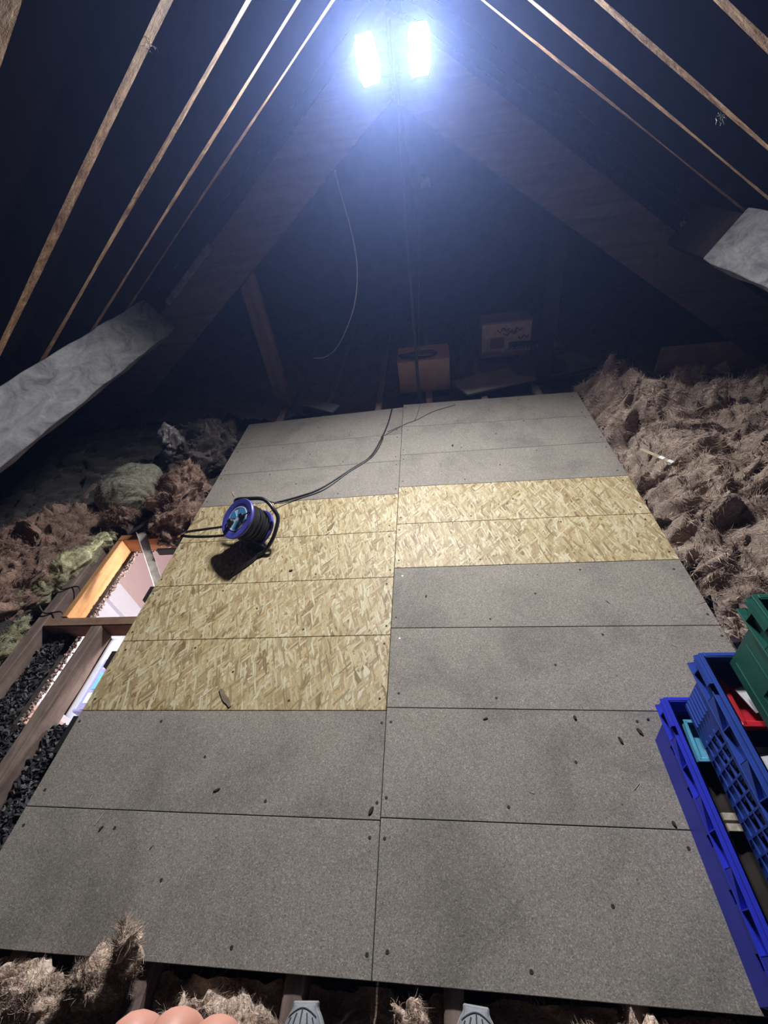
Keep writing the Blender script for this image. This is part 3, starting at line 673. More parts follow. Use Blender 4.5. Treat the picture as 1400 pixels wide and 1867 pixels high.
def crate(name, loc, W, L, H, mat, label, style, rotz=0.0):
    """W along x, L along y, open top; walls lean outward a little"""
    root = empty(name, loc, (0, 0, rotz), label=label, cat='crate', group='stacked storage crates')
    t = 0.003; ins = 0.022
    rim_h = 0.06
    Hb = H - rim_h
    m = MB(); m.box((ins, ins, 0), (W-ins, L-ins, 0.004)); m.build('base', mat, root)
    # long side frames: u along +y (outer face toward -x) etc.
    lean = math.atan(ins/Hb*0.9)
    def side(axis):
        if axis == 'xm': return Matrix.Translation((ins, ins, 0)) @ Matrix.Rotation(-lean, 4, 'Y') @ Matrix(((0, 0, -1, 0), (1, 0, 0, 0), (0, 1, 0, 0), (0, 0, 0, 1))), L-2*ins
        if axis == 'xp': return Matrix.Translation((W-ins, ins, 0)) @ Matrix.Rotation(lean, 4, 'Y') @ Matrix(((0, 0, 1, 0), (1, 0, 0, 0), (0, 1, 0, 0), (0, 0, 0, 1))), L-2*ins
        if axis == 'ym': return Matrix.Translation((ins, ins, 0)) @ Matrix.Rotation(lean, 4, 'X') @ Matrix(((1, 0, 0, 0), (0, 0, -1, 0), (0, 1, 0, 0), (0, 0, 0, 1))), W-2*ins
        return Matrix.Translation((ins, L-ins, 0)) @ Matrix.Rotation(-lean, 4, 'X') @ Matrix(((1, 0, 0, 0), (0, 0, 1, 0), (0, 1, 0, 0), (0, 0, 0, 1))), W-2*ins
    for ax in ('xm', 'xp', 'ym', 'yp'):
        Mx, LL = side(ax); m = MB(); holes = []
        if style == 'lattice' and ax in ('xm', 'xp'):
            nc = 11; pitch = (LL-0.20)/nc
            for i in range(nc):
                for j in range(4):
                    u0 = 0.09+i*pitch; v0 = 0.036+j*0.036
                    if j == 0: continue
                    holes.append((u0, v0, u0+pitch*0.62, v0+0.027))
        elif style == 'plain' and ax[0] == 'x':
            for i in range(5): holes.append((0.05+i*0.105, Hb-0.064, 0.05+i*0.105+0.026, Hb-0.036))
        elif style == 'slotted':
            for i in range(6): holes.append((0.08+i*0.07, 0.055, 0.08+i*0.07+0.018, 0.105)) if ax[0] == 'x' else None
            for i in range(4): holes.append((0.12+i*0.09, Hb-0.05, 0.12+i*0.09+0.035, Hb-0.025)) if ax[0] == 'x' else None
        holed(m, LL, Hb, t, holes, Mx)
        # ribs
        if style == 'lattice' and ax in ('xm', 'xp'):
            nc = 11; pitch = (LL-0.20)/nc
            for j in range(5): m.box((0.085, 0.034+j*0.036-0.0025, -t), (LL-0.105, 0.034+j*0.036+0.0025, 0.004), Mx)
            for i in range(nc+1): m.box((0.085+i*pitch-0.002, 0.01, -t), (0.085+i*pitch+0.002, Hb, 0.0035), Mx)
            for side_u in (0.0, LL-0.075):
                for j in range(6): m.box((side_u+0.008, 0.02+j*0.02, 0), (side_u+0.072, 0.023+j*0.02, 0.004), Mx)
        if style == 'slotted' and ax[0] == 'x':
            m.box((0.07, 0.028, 0), (0.54, 0.031, 0.003), Mx); m.box((0.07, 0.108, 0), (0.54, 0.111, 0.003), Mx)
        m.build('side_panel', mat, root)
    # rim: stepped flanges with webs between them
    m = MB()
    def ring(o, i, za, zb):
        m.box((-o, -o, za), (i, L+o, zb)); m.box((W-i, -o, za), (W+o, L+o, zb)); m.box((i, -o, za), (W-i, i, zb)); m.box((i, L-i, za), (W-i, L+o, zb))
    ring(0.0, 0.004, Hb, H)                 # upstand
    ring(0.008, 0.004, H-0.005, H)          # top lip
    ring(0.012, 0.004, H-0.022, H-0.018)    # middle flange
    ring(0.013, 0.006, Hb-0.002, Hb+0.003)  # lower flange
    m.build('rim', mat, root, bevel=0.001)
    m = MB()
    def webs(p, d, out, LL):
        # triangular gussets below the middle flange
        n = 8
        for i in range(n+1):
            u = 0.02+(LL-0.04)*i/n
            c = Vector(p)+Vector(d)*u; dd = Vector(d); oo = Vector(out)
            za, zb = Hb+0.003, H-0.022
            tri = [c, c+oo*0.012, c+dd*0.0, c+oo*0.012]
            V = []
            for s_ in (-0.0012, 0.0012):
                V += [c+dd*s_+Vector((0, 0, za)), c+dd*s_+oo*0.0115+Vector((0, 0, za)), c+dd*s_+oo*0.0115+Vector((0, 0, zb)), c+dd*s_+Vector((0, 0, zb))]
            m.add(V, [(0, 1, 2, 3), (7, 6, 5, 4), (0, 4, 5, 1), (1, 5, 6, 2), (2, 6, 7, 3), (3, 7, 4, 0)])
            if i < n and i % 2 == 0:     # closed wedge half way to the next web
                u2 = (LL-0.04)/n
                V = [c+oo*0.0115+Vector((0, 0, za)), c+oo*0.0115+dd*u2+Vector((0, 0, za)), c+oo*0.0115+dd*u2+Vector((0, 0, zb)),
                     c+oo*0.001+Vector((0, 0, za)), c+oo*0.001+dd*u2+Vector((0, 0, za)), c+oo*0.001+dd*u2+Vector((0, 0, zb))]
                m.add(V, [(0, 1, 2), (5, 4, 3), (0, 3, 4, 1), (1, 4, 5, 2), (2, 5, 3, 0)])
    webs((0, 0, 0), (0, 1, 0), (-1, 0, 0), L); webs((W, 0, 0), (0, 1, 0), (1, 0, 0), L)
    webs((0, 0, 0), (1, 0, 0), (0, -1, 0), W); webs((0, L, 0), (1, 0, 0), (0, 1, 0), W)
    # ribbed corner blocks on the rim
    for cy in (0.0, L-0.07):
        for k in range(4): m.box((-0.016, cy, H-0.018+k*0.0048-0.004), (-0.0, cy+0.07, H-0.018+k*0.0048-0.0022))
    tag(m.build('rim_rib', mat, root), kind='stuff')
    return root
crate('storage_crate', (0.850, -0.012, 0.0), 0.40, 0.60, 0.235, M['crate_blue'], 'royal blue plastic crate lowest of the stack, resting on the boards', 'plain')
crate('storage_crate', (0.866, -0.008, 0.237), 0.40, 0.60, 0.235, M['crate_blue2'], 'mid blue crate with lattice sides stacked on the lowest crate', 'lattice')
crate('storage_crate', (0.893, -0.008, 0.474), 0.40, 0.60, 0.235, M['crate_green'], 'dark green plastic crate on top of the two blue crates', 'slotted', -0.0)
# contents
t = empty('plastic_tray', (0.875, 0.44, 0.188), label='pale blue plastic tray inside the lowest blue crate', cat='tray', rot=(0.1, 0, 0.0))
m = MB(); m.box((0, 0.0, 0), (0.16, 0.10, 0.006)); m.box((0, 0.0, 0), (0.008, 0.10, 0.024)); m.box((0, 0.092, 0), (0.16, 0.10, 0.024)); m.box((0, 0.0, 0), (0.16, 0.008, 0.024)); m.build('body', M['paleblue'], t, bevel=0.002)
m = MB(); m.box((0.03, 0.012, 0.006), (0.07, 0.03, 0.015)); m.build('catch', M['paper'], t)
o = empty('wooden_strips', (0.88, 0.29, 0.185), label='two pale wooden strips inside the lowest blue crate', cat='wood'); 
for i in range(2): m = MB(); m.box((0, i*0.022, 0), (0.2, i*0.022+0.015, 0.008)); m.build('strip', M['splinter_pale'], o)
m = MB(); m.box((0, 0, 0), (0.34, 0.53, 0.165)); tag(m.build('dark_bag', M['darkstuff'], loc=(0.879, 0.022, 0.006), bevel=0.03, seg=3), 'dark brown bundle filling the lowest crate', 'bundle')
o = empty('red_tray', (0.895, 0.40, 0.400), (0.0, 0.06, 0.0), label='red plastic tray in the mid blue crate', cat='tray')
m = MB(); m.box((0, 0.04, 0), (0.2, 0.15, 0.005)); m.box((0, 0.04, 0), (0.012, 0.15, 0.03)); m.box((0, 0.04, 0), (0.2, 0.052, 0.03)); m.build('body', M['red'], o, bevel=0.003)
m = MB(); m.box((0.02, 0.055, 0.005), (0.19, 0.085, 0.014)); m.build('divider', M['red'], o)
for i, (lx, ly, a) in enumerate(((0.975, 0.51, 0.3), (0.955, 0.36, 0.15))):
    m = MB(); m.box((-0.05, -0.03, 0), (0.09, 0.03, 0.003))
    p = m.build('paper_sheet', M['paper'], loc=(lx, ly, 0.43 if i == 0 else 0.398)); p.rotation_euler = (0, 0, a)
    tag(p, 'white paper sheet beyond the red tray in the mid blue crate' if i == 0 else 'white paper sheet in front of the red tray in the mid blue crate', 'paper')
random.seed(21)
cols = [('olive green', (0.30, 0.34, 0.10)), ('white', (0.6, 0.6, 0.6)), ('teal', (0.05, 0.25, 0.26)), ('yellow', (0.55, 0.45, 0.12)), ('purple', (0.2, 0.14, 0.3)), ('black', (0.03, 0.03, 0.03)), ('cream', (0.5, 0.45, 0.35)), ('orange', (0.5, 0.22, 0.06)), ('grey', (0.25, 0.26, 0.28)), ('dark green', (0.04, 0.14, 0.05))]
y = 0.04
bi = 0
while y < 0.40:
    th = random.uniform(0.011, 0.02); nm, c = cols[bi % len(cols)]
    b = empty('paperback', (0.895, y, 0.243), (random.uniform(-0.06, 0.06), 0, 0), label='%s book upright in the mid blue crate, %s along its row' % (nm, ['nearest', 'second', 'third', 'fourth', 'fifth', 'sixth', 'seventh', 'eighth', 'ninth', 'tenth', 'eleventh', 'twelfth', 'thirteenth', 'fourteenth', 'fifteenth', 'sixteenth', 'seventeenth', 'eighteenth', 'nineteenth', 'twentieth', 'twenty-first', 'twenty-second', 'twenty-third', 'twenty-fourth', 'farthest'][min(bi, 24)]), cat='book', group='books in the mid blue crate')
    cm = plain('cover_%s' % nm.replace(' ', '_'), c, 0.5, 0.4)
    hh = random.uniform(0.115, 0.15)
    m = MB(); m.box((0, 0, 0), (0.11, th*0.12, hh)); m.box((0, th*0.88, 0), (0.11, th, hh)); m.box((0, 0, 0), (0.002, th, hh)); m.build('cover', cm, b)
    m = MB(); m.box((0.002, th*0.12, 0.002), (0.108, th*0.88, hh-0.002)); m.build('pages', M['paper'], b)
    y += th+0.002; bi += 1

# ------------------------------------------------------------------ things behind the boards
def carton(name, x0, x1, ya, yb, z0, z1, label, cat='box', flaps=True):
    W_, D_, H_ = x1-x0, yb-ya, z1-z0
    root = empty(name, (x0, ya, z0), label=label, cat=cat)
    t = 0.005; m = MB()
    m.box((0, 0, 0), (W_, t, H_)); m.box((0, D_-t, 0), (W_, D_, H_)); m.box((0, 0, 0), (t, D_, H_)); m.box((W_-t, 0, 0), (W_, D_, H_)); m.box((0, 0, 0), (W_, D_, t))
    m.build('carton', M['cardboard'], root)
    for a, b, sg in ((0.0, D_*0.49, 1), (D_*0.51, D_, -1)):
        f = MB(); dz = -0.018
        pts = [(0.002, a, H_ + (0 if sg > 0 else dz)), (W_-0.002, a, H_ + (0 if sg > 0 else dz*0.4)), (W_-0.002, b, H_ + (dz*0.4 if sg > 0 else 0)), (0.002, b, H_ + (dz if sg > 0 else 0))]
        f.add(pts+[(p[0], p[1], p[2]+0.004) for p in pts], [(3, 2, 1, 0), (4, 5, 6, 7), (0, 1, 5, 4), (1, 2, 6, 5), (2, 3, 7, 6), (3, 0, 4, 7)])
        f.build('flap', M['cardboard'], root)
    return root
b1 = carton('cardboard_box', -0.035, 0.375, 3.215, 3.52, -0.02, 0.235, 'plain brown cardboard box with sagging flaps behind the lamp pole')
b2 = carton('cardboard_box', 0.67, 1.09, 3.76, 4.0, -0.02, 0.275, 'printed cardboard appliance box standing farthest back with upside-down lettering')
bprint = plain('box_print_pale', (0.75, 0.62, 0.54), 0.8); bbrown = plain('box_print_brown', (0.28, 0.13, 0.10), 0.8); bred = plain('box_print_red', (0.25, 0.09, 0.08), 0.8); bdark = plain('box_print_dark', (0.07, 0.055, 0.05), 0.8)
def pr(x0, z0, x1, z1, y, mat, nm): mm = MB(); mm.box((x0, -y, z0), (x1, 0, z1)); return mm.build(nm, mat, b2)
pr(0.005, 0.05, 0.415, 0.285, 0.0012, bprint, 'printed_front')
pr(0.075, 0.08, 0.195, 0.175, 0.0018, bbrown, 'printed_picture')
pr(0.235, 0.055, 0.415, 0.125, 0.0018, bdark, 'printed_band')
m = MB()
for (a, b, c) in ((0.13, 0.235, 0.10), (0.25, 0.23, 0.09), (0.31, 0.165, 0.09), (0.18, 0.205, 0.12)):
    m.tube(spline([(a, -0.002, b), (a+c*.3, -0.002, b-0.02), (a+c*.5, -0.002, b+0.012), (a+c*.8, -0.002, b-0.012), (a+c, -0.002, b+0.01)], 5), 0.006, 5)
m.build('printed_script', bred, b2)
fc = bpy.data.curves.new('lettering', 'FONT'); fc.body = 'TEASMADE'; fc.size = 0.052; fc.extrude = 0.0008; fc.align_x = 'CENTER'
fo = bpy.data.objects.new('lettering', fc); link(fo); bpy.context.view_layer.update()
dg = bpy.context.evaluated_depsgraph_get(); me = bpy.data.meshes.new_from_object(fo.evaluated_get(dg)); bpy.data.objects.remove(fo)
me.materials.clear(); me.materials.append(plain('white_print', (0.9, 0.9, 0.9), 0.7))
lt = bpy.data.objects.new('lettering', me); link(lt, b2); lt.location = (0.30, -0.003, 0.078); lt.rotation_euler = (math.radians(90), math.radians(180), 0); lt['label'] = 'white upside-down lettering'
# coil of flex on the nearer box
m = MB()
for k in range(3): m.tube([((0.13+0.01*k)*math.cos(t), 0.055*math.sin(t)+0.006*k, 0.004+0.006*k+0.006*math.sin(2*t)) for t in np.linspace(0, 2*math.pi, 30, endpoint=False)], 0.004, 6, closed=True)
tag(m.build('cable_coil', M['black_cable'], loc=(0.13, 3.31, 0.236), smooth=True), 'coil of dark flex lying on the brown cardboard box', 'cable')
# long panel lying behind the boards
pl = MB(); P4 = [Vector((0.375, 3.27)), Vector((0.49, 3.01)), Vector((1.56, 3.33)), Vector((1.43, 3.62))]; o0 = P4[0]
pl.prism([tuple(p-o0) for p in P4], 0, 0.016)
po = pl.build('loose_board', plain('grey_loose_board', (0.20, 0.19, 0.18), 0.85, var=0.2, scale=6), loc=(o0.x, o0.y, 0.012), bevel=0.002)
tag(po, 'long grey loose board lying beyond the far right floor boards', 'board')
m = MB(); m.box((0, 0, 0), (0.9, 0.03, 0.012)); tag(m.build('batten', M['strut'], loc=(0.55, 3.22, 0.0)), 'thin batten under the long loose grey board', 'batten')
m = MB(); m.lathe([(0.0001, 0.0), (0.20, 0.0), (0.215, 0.006), (0.20, 0.02), (0.03, 0.028), (0.0001, 0.028)], 40)
tag(m.build('round_lid', plain('dark_lid', (0.045, 0.042, 0.045), 0.6), loc=(1.08, 3.40, 0.029), smooth=True), 'dark round lid lying on the long loose grey board', 'lid')
m = MB(); m.box((-0.09, -0.045, 0), (0.09, 0.045, 0.01)); mm = m.build('card_offcut', plain('pale_card', (0.3, 0.29, 0.28), 0.8), loc=(1.21, 3.66, 0.075)); mm.rotation_euler = (0.4, 0, 0.5)
tag(mm, 'small pale card offcut leaning by the printed appliance box', 'card')
# big board on edge at right
m = MB(); m.box((0, 0, 0), (1.25, 0.02, 0.215)); o = m.build('wooden_board', plain('brown_edge_board', (0.42, 0.33, 0.28), 0.85, var=0.2, scale=9), loc=(1.86, 3.12, -0.02), bevel=0.002)
tag(o, 'long brown board standing on edge at the far right above the insulation', 'board')
# bits behind left
m = MB(); m.box((0, 0, 0), (0.34, 0.10, 0.012)); o = m.build('metal_sheet', plain('pale_sheet', (0.11, 0.11, 0.13), 0.6), loc=(-0.84, 3.10, 0.01)); o.rotation_euler = (0.1, 0, -0.55)
tag(o, 'pale narrow sheet strip lying beyond the far left boards', 'sheet')
# silvery strip on the insulation
o = empty('label_strip', (1.305, 1.965, 0.150), (0, 0, math.atan2(1.826-1.963, 1.401-1.303)), label='thin silvery strip lying on the brown insulation at right', cat='strip')
m = MB(); m.box((0, -0.012, 0), (0.17, 0.012, 0.002)); m.build('strip', plain('translucent_tape', (0.42, 0.35, 0.25), 0.4), o)
m = MB(); m.box((0.10, -0.012, 0.002), (0.125, 0.012, 0.004)); m.box((0.145, -0.012, 0.002), (0.17, 0.012, 0.004)); m.build('foil', plain('bright_foil', (0.85, 0.87, 0.9), 0.3, 0.6), o)

# splinters on the boards
random.seed(3)
def chip(x, y, ln, wd, ang, dark, label, mat=None):
    m = MB(); n = 5; pts = []
    for i in range(n+1): pts.append((ln*(i/n-0.5), wd*0.5*(0.35+0.65*math.sin(math.pi*(i+0.4)/(n+0.8)))*random.uniform(.7, 1.2)))
    for i in range(n, -1, -1): pts.append((ln*(i/n-0.5), -wd*0.5*(0.35+0.65*math.sin(math.pi*(i+0.4)/(n+0.8)))*random.uniform(.7, 1.2)))
    m.prism(pts, 0.0, min(0.004, wd*0.5))
    if ln > 0.09: mat = plain('grey_brown_flake', (0.20, 0.16, 0.115), 0.85, 0.1, var=0.25, scale=60)
    o = m.build('wood_splinter', mat or (M['splinter'] if dark else M['splinter_pale']), loc=(x, y, 0.0004)); o.rotation_euler = (0, 0, ang)
    tag(o, label, 'splinter', 'splinters on the floor boards')
for (x, y, ln, wd, ang, dk, lb) in (
    (0.348, 0.629, .028, .008, .3, 1, 'dark flake just below the seam on the right grey boards'),
    (0.767, 0.565, .030, .015, 1.9, 1, 'fat dark chip left of the two dark chips near the lowest blue crate'),
    (0.835, 0.592, .034, .017, 2.1, 1, 'fattest dark chip nearest the corner of the lowest blue crate'),
    (0.875, 0.632, .014, .009, .6, 1, 'tiny dark chip beside the corner of the lowest blue crate'),
    (0.645, 0.635, .020, .014, 1.7, 1, 'small black chip left of the pair of fat dark chips'),
    (-0.635, 0.699, .105, .034, 2.35, 1, 'large grey-brown wood flake near the lower edge of the strand boards'),
    (-0.927, 0.300, .060, .007, 1.25, 0, 'thin pale splinter across the lowest left joint'),
    (-0.905, 0.275, .022, .011, .9, 1, 'dark chip just below the pale splinter at lower left'),
    (0.898, 1.103, .032, .004, 2.2, 1, 'thin dark sliver on the right grey boards under the strand boards'),
    (0.339, 2.362, .030, .018, 1.3, 1, 'dark knot-like chip on the far right grey boards'),
    (-0.553, 0.391, .035, .010, .4, 1, 'dark smudge-like flake on the lower left grey boards'),
    (-0.518, 1.339, .030, .018, .2, 1, 'dark brown chip on the strand boards right of the reel'),
    (0.770, 0.435, .045, .004, .7, 0, 'pale V-shaped splinter on the right grey boards beside the crates'),
    (0.462, 0.410, .024, .003, -.3, 0, 'tiny pale sliver in the middle of the right grey boards'),
    (1.068, 0.900, .030, .005, 2.4, 0, 'pale curl above the crates near the right board edge'),
    (-0.709, 0.233, .022, .004, 1.0, 1, 'thin dark sliver on the lowest left board'),
    (-0.03, 0.350, .035, .016, 1.0, 1, 'dark broken chip at the centre seam near the lowest joint'),
    (0.835, 0.345, .020, .013, 2.0, 1, 'dark oval chip beside the middle of the lowest crate'),
    (0.15, 1.16, .020, .009, 1.2, 1, 'small dark chip on the right grey board nearest the centre seam'),
    (-1.045, 1.99, .085, .012, 2.1, 0, 'tan splinter at the far left corner of the strand boards')):
    chip(x, y, ln*(0.62 if ln < .1 else .9), wd*0.6, ang, dk, lb)

# ------------------------------------------------------------------ insulation
def fold(P, amp, f=6.0, seed=0.0):
    P = P + seed
    w1 = vnoise(P*f*0.55)*1.1
    q = P*f + w1*1.3
    ab = lambda v: np.sqrt(v*v+0.0025)-0.03
    r1 = ab(gnoise(q))*2.5; w2 = vnoise(P*f*2.2+9)*0.8
    r2 = ab(gnoise(q*2.1+7+w2))*2.4; r3 = ab(gnoise(q*5+3+w2*2))*2.2; r4 = gnoise(q*11+11+w2*4)
    h = 0.62*r1 + 0.34*r2 + 0.15*r3 + 0.06*r4
    return (h-0.42)*amp*1.25, vnoise(q*0.9+19)*amp*0.9 + vnoise(q*3.1+5)*amp*0.28
def fibres(V, Nn, count, ln, wd, rng, lift=0.5):
    idx = rng.integers(0, len(V), count)
    base = V[idx] - Nn[idx]*0.002
    swirl = vnoise(base*7.0+3.3)*2.2
    d = np.cross(Nn[idx], swirl) + rng.normal(size=(count, 3))*0.16
    d /= np.linalg.norm(d, axis=1)[:, None]+1e-9
    up = Nn[idx]*rng.uniform(0.0, lift*0.8, (count, 1))**2.5
    L = (ln*rng.uniform(0.35, 1.2, count))[:, None]
    side = np.cross(d, Nn[idx]+rng.normal(size=(count, 3))*0.4); side /= np.linalg.norm(side, axis=1)[:, None]+1e-9
    W = wd*rng.uniform(0.5, 1.3, (count, 1))
    bend = rng.normal(size=(count, 3))*0.22
    P = [base, base+(d+up)*L*0.45+Nn[idx]*0.003, base+(d+up*1.4+bend)*L*0.85]
    ws = [1.0, 0.8, 0.25]
    Vs = np.stack([p_+side*W*w_*sg for p_, w_ in zip(P, ws) for sg in (-1, 1)], 1).reshape(-1, 3)
    b = np.arange(count)[:, None]*6
    F = np.concatenate([b+np.array([[0, 1, 3, 2]]), b+np.array([[2, 3, 5, 4]])], 0)
    return Vs, F
def grid_faces(nu, nv, wrap=False):
    i, j = np.meshgrid(np.arange(nu-1), np.arange(nv if wrap else nv-1), indexing='ij')
    a = i*nv+j; b = i*nv+(j+1) % nv
    return np.stack([a.ravel(), b.ravel(), (b+nv).ravel(), (a+nv).ravel()], 1)
def vert_normals(V, F):
    n = np.cross(V[F[:, 2]]-V[F[:, 0]], V[F[:, 3]]-V[F[:, 1]]); out = np.zeros_like(V)
    for k in range(4): np.add.at(out, F[:, k], n)
    return out/(np.linalg.norm(out, axis=1)[:, None]+1e-9)
def wool_mesh(name, V, F, mat, nf, ln=0.05, wd=0.0009, seed=1, tags=None, lift=0.6, clampz=None):
    if clampz is not None: V[:, 2] = np.maximum(V[:, 2], clampz)
    Nn = vert_normals(V, F)
    rng = np.random.default_rng(seed)
    if nf:
        sel = Nn[:, 2] > -0.2; Vs, Fs = fibres(V[sel], Nn[sel], nf, ln, wd, rng, lift)
        if clampz is not None: Vs[:, 2] = np.maximum(Vs[:, 2], clampz)
        V2 = np.concatenate([V, Vs]); F2 = np.concatenate([F, Fs+len(V)])
    else: V2, F2 = V, F
    c = V.mean(0); c[2] = V[:, 2].min()
    o = mesh_np(name, V2-c, F2, mat, smooth=True, loc=c)
    return tag(o, **(tags or {}))
def wool_patch(name, x0, x1, y0, y1, step, base, amp, mat, nf, seed, tags, f=6.0, ln=0.05, wd=0.0009, lim=None, clampz=-0.119, lift=0.6):
    nx = int((x1-x0)/step)+1; ny = int((y1-y0)/step)+1
    X, Y = np.meshgrid(np.linspace(x0, x1, nx), np.linspace(y0, y1, ny), indexing='ij')
    P = np.stack([X.ravel(), Y.ravel(), np.zeros(nx*ny)], 1)
    h, lat = fold(P, amp, f, seed)
    zb = base(P[:, 0], P[:, 1])
    V = P.copy(); V[:, 2] = zb + h; V[:, :2] += lat[:, :2]*1.0; V[:, 2] += lat[:, 2]*0.4
    if lim: V = lim(V)
    F = grid_faces(nx, ny)
    # normals up
    return wool_mesh(name, V, F[:, ::-1] if vert_normals(V, F)[:, 2].mean() < 0 else F, mat, nf, ln, wd, int(seed), tags, lift=lift, clampz=clampz)
def wool_blob(name, c, r, rot, mat, nf, seed, tags, amp=0.06, f=9.0, nu=90, nv=150, ln=0.04, wd=0.0009, power=1.0, lim=None, clampz=-0.119):
    th = np.linspace(0.02, math.pi*0.72, nu); ph = np.linspace(0, 2*math.pi, nv, endpoint=False)
    T, Pp = np.meshgrid(th, ph, indexing='ij')
    def sp(v): return np.sign(v)*np.abs(v)**power
    n = np.stack([sp(np.sin(T)*np.cos(Pp)), sp(np.sin(T)*np.sin(Pp)), sp(np.cos(T))], -1).reshape(-1, 3)
    Rm = np.array(Euler(rot).to_matrix())
    P = (n*np.array(r)) @ Rm.T + np.array(c)
    nn = (n/np.array(r)) @ Rm.T; nn /= np.linalg.norm(nn, axis=1)[:, None]
    h, lat = fold(P, amp, f, seed)
    V = P + nn*h[:, None] + lat*0.8
    if lim: V = lim(V)
    F = grid_faces(nu, nv, True)[:, ::-1]
    if (vert_normals(V, F)*nn).sum(1).mean() < 0: F = F[:, ::-1]
    return wool_mesh(name, V, F, mat, nf, ln, wd, int(seed), tags, clampz=clampz)

def keep_off_boards_R(V):
    k = V[:, 2] < 0.03
    V[k, 0] = np.maximum(V[k, 0], 1.285); k = V[:, 2] >= 0.03; V[k, 0] = np.maximum(V[k, 0], 1.245); return V
def base_R(x, y):
    e = np.clip((x-1.27)/0.16, 0, 1); z = -0.07+0.115*e
    z += 0.06*np.clip((y-1.3)/0.4, 0, 1)*np.clip((x-1.3)/0.3, 0, 1)
    z += 0.08*np.exp(-((x-1.62)**2/0.05+(y-2.55)**2/0.08)) + 0.05*np.exp(-((x-1.6)**2/0.05+(y-1.62)**2/0.03))
    z -= 0.10*np.clip((x-2.4)/0.5, 0, 1) + 0.13*np.clip((y-2.62)/0.25, 0, 1)*np.clip((x-1.55)/0.3, 0, 1)
    return z
wool_patch('glass_wool', 1.27, 3.0, 0.55, 3.08, 0.0075, base_R, 0.15, M['wool_brown'], 130000, 11,
           dict(label='deep bed of brown glass wool right of the floor boards', cat='insulation', kind='stuff'), f=4.6, ln=0.05, wd=0.0012, lim=keep_off_boards_R, lift=0.35)
def lim_back(V):
    V[:, 1] = np.maximum(V[:, 1], 3.0); return V
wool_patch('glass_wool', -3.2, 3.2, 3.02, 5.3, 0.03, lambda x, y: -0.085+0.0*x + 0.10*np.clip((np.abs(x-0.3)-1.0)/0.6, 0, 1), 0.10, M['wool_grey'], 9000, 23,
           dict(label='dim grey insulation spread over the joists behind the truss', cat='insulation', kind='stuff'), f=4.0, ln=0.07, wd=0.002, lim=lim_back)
def lim_front(V):
    V[:, 1] = np.minimum(V[:, 1], -0.012); V[:, 2] = np.minimum(V[:, 2], -0.035+0.03*(np.abs(V[:, 0]+0.9) < 0.25))
    return V
wool_patch('glass_wool', -1.6, 1.8, -0.9, -0.02, 0.011, lambda x, y: -0.085+0.015*np.sin(x*9)+0.03*np.clip((-y-0.05)/0.2, 0, 1), 0.07, M['wool_brown'], 40000, 31,
           dict(label='brown glass wool between the joists along the near edge of the boards', cat='insulation', kind='stuff'), f=7.0, ln=0.035, wd=0.0006, lim=lim_front)
def tuft(c, r, seed, label, rot=(0, 0, 0), mat='wool_brown', nf=5000, amp=0.04, f=15, nu=90, nv=120, ln=0.028, clampz=-0.119, wd=0.0006):
    wool_blob('wool_tuft', c, r, rot, M[mat], nf, seed, dict(label=label, cat='insulation', group='loose tufts of glass wool'), amp, f, nu, nv, ln, wd, clampz=clampz)
tuft((-0.715, -0.045, 0.02), (0.075, 0.045, 0.05), 41, 'brown wool tuft curling up over the near left board edge')
tuft((-0.635, 0.0, 0.04), (0.028, 0.026, 0.12), 42, 'tall wispy wool tuft standing highest over the near left board edge', rot=(-0.45, 0.30, 0), nf=3500, amp=0.035, ln=0.035, clampz=0.003)
tuft((-0.93, -0.085, 0.0), (0.13, 0.06, 0.045), 43, 'brown wool lump in the lower left picture corner')
tuft((-0.36, -0.10, -0.03), (0.16, 0.05, 0.05), 44, 'low wool lump behind the pink knuckles at the near edge')
tuft((0.10, -0.075, -0.02), (0.04, 0.035, 0.05), 45, 'wool tuft between the two grey shoes', nf=2500)
tuft((0.60, -0.075, -0.03), (0.16, 0.045, 0.045), 46, 'brown wool lump right of the right shoe')
# left side
def lim_left(V):
    k = V[:, 2] < 0.02; V[k, 0] = np.minimum(V[k, 0], -1.25); return V
tg = lambda l: dict(label=l, cat='insulation')
wool_blob('glass_wool_batt', (-2.17, 1.32, -0.02), (0.32, 0.62, 0.20), (0, 0, -0.35), M['wool_red'], 24000, 51, tg('big reddish brown wool batt heaped at the left picture edge'), amp=0.085, f=8, nu=150, nv=220, ln=0.05)
wool_blob('glass_wool_batt', (-1.36, 1.93, 0.0), (0.12, 0.33, 0.17), (0, 0, 0.12), M['wool_red'], 14000, 52, tg('reddish brown wool heap against the left board edge beyond the opening'), amp=0.085, f=10, nu=130, nv=200, ln=0.045, lim=lim_left)
wool_blob('glass_wool_batt', (-1.83, 1.42, -0.01), (0.085, 0.31, 0.065), (0, 0, -0.40), M['wool_yellow'], 6000, 53, tg('upper yellow-green wool batt draped over the old joist'), amp=0.05, f=8, nu=100, nv=160, ln=0.03, wd=0.0007)
wool_blob('glass_wool_batt', (-1.87, 0.90, -0.04), (0.06, 0.26, 0.05), (0, 0, 0.0), M['wool_yellow'], 5000, 54, tg('lower yellow-green wool batt left of the old joist'), amp=0.05, f=8, nu=80, nv=140, ln=0.03, wd=0.0007)
wool_blob('glass_wool_roll', (-1.76, 2.06, 0.03), (0.20, 0.22, 0.15), (0, 0, 0), M['wool_pale'], 2500, 55, tg('smooth pale olive wool roll behind the left heaps'), amp=0.03, f=4, nu=80, nv=120, ln=0.05)
wool_blob('glass_wool_batt', (-1.70, 1.79, 0.03), (0.11, 0.06, 0.05), (0, 0, 0.2), M['wool_red'], 3500, 56, tg('small reddish wool scrap in front of the pale roll'), amp=0.05, f=14, nu=60, nv=90)
